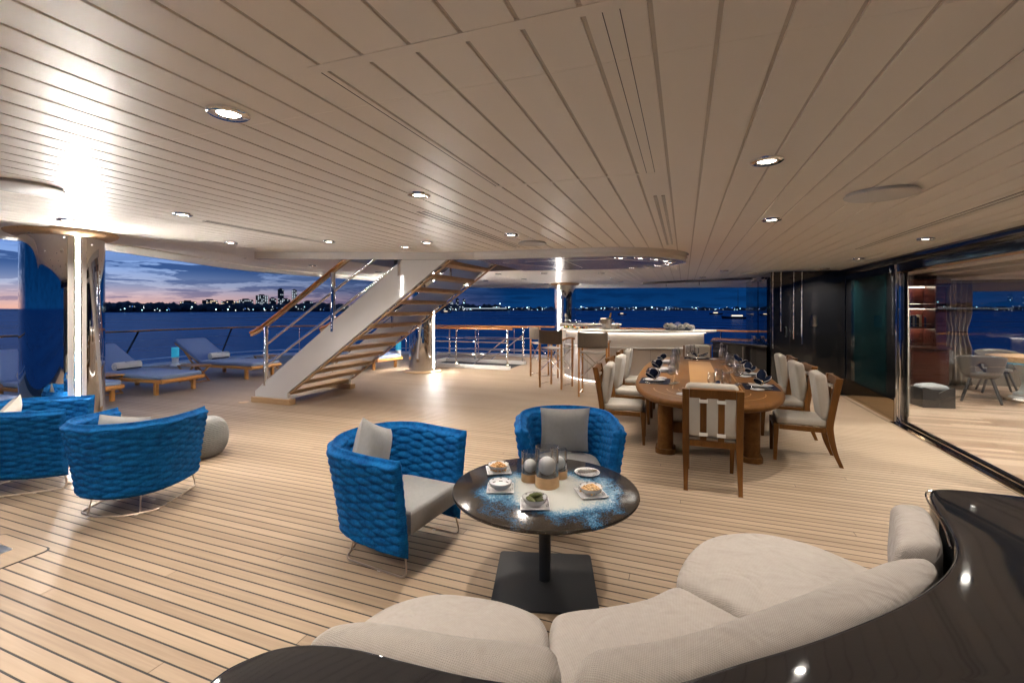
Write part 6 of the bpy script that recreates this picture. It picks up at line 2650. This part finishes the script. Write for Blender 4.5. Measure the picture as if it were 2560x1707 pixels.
random.seed(12)
land = MB()
front, top, back = [], [], []
N = 420
for i in range(N + 1):
    px = 150 + (3400 - 150) * i / N
    d, k = bearing(px)
    R = (1330 + 120 * math.sin(i * 0.03)) if px < 1000 else (1330 + (px - 1000) * 0.7)
    if px < 1250:
        h = 16 + 5 * math.sin(i * 0.09) + 5 * math.sin(i * 0.31 + 1)
    else:
        h = 11 + 3 * math.sin(i * 0.11) + 2 * math.sin(i * 0.37)
    h *= min(1.0, max(0.05, (px - 215) / 25))
    h += random.uniform(-1.5, 2.5)
    p = d * R
    q = d * (R + 60)
    b = d * (R + 700)
    front.append((p.x, p.y, -7.3))
    top.append((q.x, q.y, -7 + max(1, h)))
    back.append((b.x, b.y, -7.3))
land.surf([front, top, back])
lo = land.build('land', 'land_hazed', smooth=False)
tag(lo, 'low dark wooded shore across the water', None, kind='structure')
# low spit on the horizon beyond the stern
sp_ = MB()
A_, B_ = [], []
for i in range(60):
    px = -1200 + i * 28
    d, k = bearing(px)
    p = d * 2600
    A_.append((p.x, p.y, -7.2))
    B_.append((p.x * 1.02, p.y * 1.02, -7 + 2.2 + 0.8 * math.sin(i)))
sp_.surf([A_, B_])
lo = sp_.build('sand_spit', 'land_hazed', smooth=False)
tag(lo, 'thin dark spit low on the sea towards the afterglow', None, kind='structure')
# tree tops along the shore: a mass nobody could count
tm = MB()
for i in range(620):
    px = random.uniform(225, 2600) if i > 320 else random.uniform(225, 1250)
    d, k = bearing(px)
    R = (1330 if px < 1000 else 1330 + (px - 1000) * 0.7) + random.uniform(10, 70)
    c = d * R
    sd = Vector((-d.y, d.x))
    h = (random.uniform(12, 25) if px < 1250 else random.uniform(8, 17)) * min(1.0, max(0.3, (px - 200) / 60))
    w = random.uniform(5, 14)
    ring = []
    nn = 7
    for j, (rr, zz) in enumerate(((0.5, 0.0), (1.0, 0.45), (0.8, 0.8))):
        for q in range(nn):
            a = 2 * math.pi * q / nn
            f = random.uniform(0.7, 1.15)
            ring.append((c.x + sd.x * w * rr * f * math.cos(a) + d.x * w * rr * 0.6 * math.sin(a), c.y + sd.y * w * rr * f * math.cos(a) + d.y * w * rr * 0.6 * math.sin(a), -7 + h * zz * random.uniform(0.9, 1.1)))
    ring.append((c.x, c.y, -7 + h))
    fs = []
    for j in range(2):
        for q in range(nn):
            fs.append((j * nn + q, j * nn + (q + 1) % nn, (j + 1) * nn + (q + 1) % nn, (j + 1) * nn + q))
    for q in range(nn):
        fs.append((2 * nn + q, 2 * nn + (q + 1) % nn, 3 * nn))
    tm.add(ring, fs)
to = tm.build('shore_trees', 'foliage_hazed', smooth=False)
tag(to, 'dark mass of trees along the far shore', 'trees', kind='stuff')

BLD = [(470, 34, 26, 'low lit block in the trees ahead of the hotel row'), (525, 34, 30, 'long low hotel front with rows of warm lights'), (575, 40, 28, 'hotel block with warm lit balconies'), (615, 34, 32, 'plain dark block ending the hotel row'),
       (655, 30, 44, 'broad flat roofed block before the two towers'), (682, 18, 36, 'small lit block at the foot of the taller tower'), (702, 15, 62, 'lit tower with stepped roof on the far shore'), (715, 22, 34, 'low bright block between the two towers'), (736, 13, 60, 'slim square tower with lit top on the far shore'),
       (770, 26, 28, 'low dark house past the slim tower'), (1128, 14, 30, 'small block beside the bright pier lights'), (1143, 10, 40, 'square lit tower above the pier lights'), (1160, 9, 38, 'narrow lit tower next to the square one'), (1108, 16, 24, 'low shed at the end of the pier lights'), (1230, 60, 15, 'long low lit terminal by the pier')]
for px, w, h, lab in BLD:
    d, k = bearing(px)
    R = 1420 if px < 1000 else 1500
    c = d * R
    t = thing('far_building', lab, 'building', (c.x, c.y, -7), math.atan2(d.y, d.x) - math.pi / 2, 'buildings on the far shore')
    m = MB()
    m.box(-w / 2, w / 2, 0, 16, 0, h)
    m.build('block', 'building_dark', t, smooth=False)
    m = MB()
    m.box(-w / 4, w / 5, 4, 10, h, h + 3)
    m.build('roof_house', 'building_dark', t, smooth=False)
    random.seed(int(px))
    nx, nz = max(2, int(w / 4)), max(2, int((h - 14) / 4.2))
    warm = 460 < px < 600
    for iz in range(nz):
        for ix in range(nx):
            if random.random() < (0.62 if h > 40 or warm else 0.4):
                m = MB()
                x = -w / 2 + (ix + 0.5) * w / nx
                z = h - 2.6 - iz * 4.2
                m.box(x - 0.9, x + 0.9, -0.35, -0.02, z - 0.8, z + 0.8)
                m.build('window', 'warm_window' if (warm and random.random() < 0.8) else 'lit_window', t, smooth=False)
sl = {'shore_white': MB(), 'shore_blue': MB(), 'shore_cyan': MB()}
random.seed(77)
for i in range(210):
    if i < 60:
        px = random.uniform(300, 980)
    elif i < 130:
        px = random.uniform(1090, 1380)
    else:
        px = random.uniform(1440, 2050)
    d, k = bearing(px)
    R = (1320 if px < 1000 else 1325 + (px - 1000) * 0.7)
    c = d * R
    z = -7 + random.choice([4, 5, 6, 8, 10, 13])
    r = random.uniform(0.35, 0.95)
    u = random.random()
    key = 'shore_white' if u < 0.55 else ('shore_blue' if u < 0.82 else 'shore_cyan')
    sl[key].lathe([(0.0, -r), (r, 0), (0.0, r)], 6, (c.x, c.y, z))
for px, z, r in ((1250, 24, 1.6), (1200, 12, 1.4), (1272, 13, 1.9), (1318, 11, 1.7), (1453, 14, 2.0), (1503, 9, 1.2), (1512, 9, 1.2), (1590, 11, 1.8), (1630, 13, 1.9), (1740, 10, 1.4), (540, 6, 1.2), (570, 6, 1.2), (480, 12, 1.0), (1160, 26, 1.2)):
    d, k = bearing(px)
    R = (1310 if px < 1000 else 1315 + (px - 1000) * 0.7)
    c = d * R
    sl['shore_cyan'].lathe([(0.0, -r), (r, 0), (0.0, r)], 8, (c.x, c.y, -7 + z))
for k_, mb_ in sl.items():
    o = mb_.build('shore_lights', k_, smooth=False)
    tag(o, {'shore_white': 'scatter of white lights along the far shore', 'shore_blue': 'scatter of blue lights along the far shore', 'shore_cyan': 'brighter cyan lamps along the far shore'}[k_], 'lights', kind='stuff')
# long pier
d, k = bearing(1210)
c = d * 1450
sd = Vector((-d.y, d.x))
t = thing('pier_shed', 'long low lit pier shed on the far shore', 'building', (c.x, c.y, -7), math.atan2(d.y, d.x) - math.pi / 2, 'buildings on the far shore')
m = MB()
m.box(-75, 75, 0, 20, 0, 11)
m.build('shed', 'building_dark', t, smooth=False)
m = MB()
m.box(-72, 72, -0.3, -0.02, 8.2, 9.2)
m.build('lit_strip', 'lit_window', t, smooth=False)


def yacht(px, R, L, H, lab, mast):
    d, k = bearing(px)
    c = d * R
    t = thing('sailing_yacht' if mast else 'motor_boat', lab, 'boat', (c.x, c.y, -7), math.atan2(d.y, d.x) - math.pi / 2 + 0.25, 'boats at anchor')
    m = MB()
    rows = []
    for i in range(11):
        u = -1 + 2 * i / 10
        w = L * 0.13 * max(0.06, (1 - abs(u) ** 2.2))
        sh = 0.6 + 0.4 * u * u
        rows.append([(u * L / 2, -w, H * sh), (u * L / 2 * 0.94, -w * 0.7, 0.0), (u * L / 2 * 0.94, w * 0.7, 0.0), (u * L / 2, w, H * sh)])
    m.surf(rows, closeu=True)
    m.build('hull', 'hull_dark', t, angle=40)
    m = MB()
    m.box(-L * 0.22, L * 0.14, -L * 0.06, L * 0.06, H * 0.6, H * 1.35)
    m.build('cabin', 'boat_white', t, bevel=0.2)
    m = MB()
    m.box(-L * 0.20, L * 0.12, -L * 0.062, -L * 0.0605, H * 0.9, H * 1.15)
    m.build('lit_window', 'warm_window', t, smooth=False)
    if mast:
        m = MB()
        m.tube([(0, 0, H), (0, 0, H + L * 1.15)], [0.22, 0.12], 8)
        m.build('mast', 'hull_dark', t)
        m = MB()
        m.tube([(0, 0, H + 2.5), (-L * 0.4, 0, H + 2.6)], 0.16, 6)
        m.build('boom', 'hull_dark', t)
    return t


yacht(1845, 420, 26, 2.6, 'dark sailing yacht with a tall mast anchored off the shore', True)
yacht(1790, 700, 18, 2.6, 'small lit motor boat anchored ahead of the sailing yacht', False)
yacht(1555, 620, 12, 2.0, 'small dark motor boat below the shore lights', False)
yacht(1115, 900, 22, 3.0, 'dark motor boat below the pier shed', False)
print('objects', len(bpy.data.objects), 'tris', sum(len(m.loop_triangles) or sum(len(p.vertices) - 2 for p in m.polygons) for m in bpy.data.meshes))
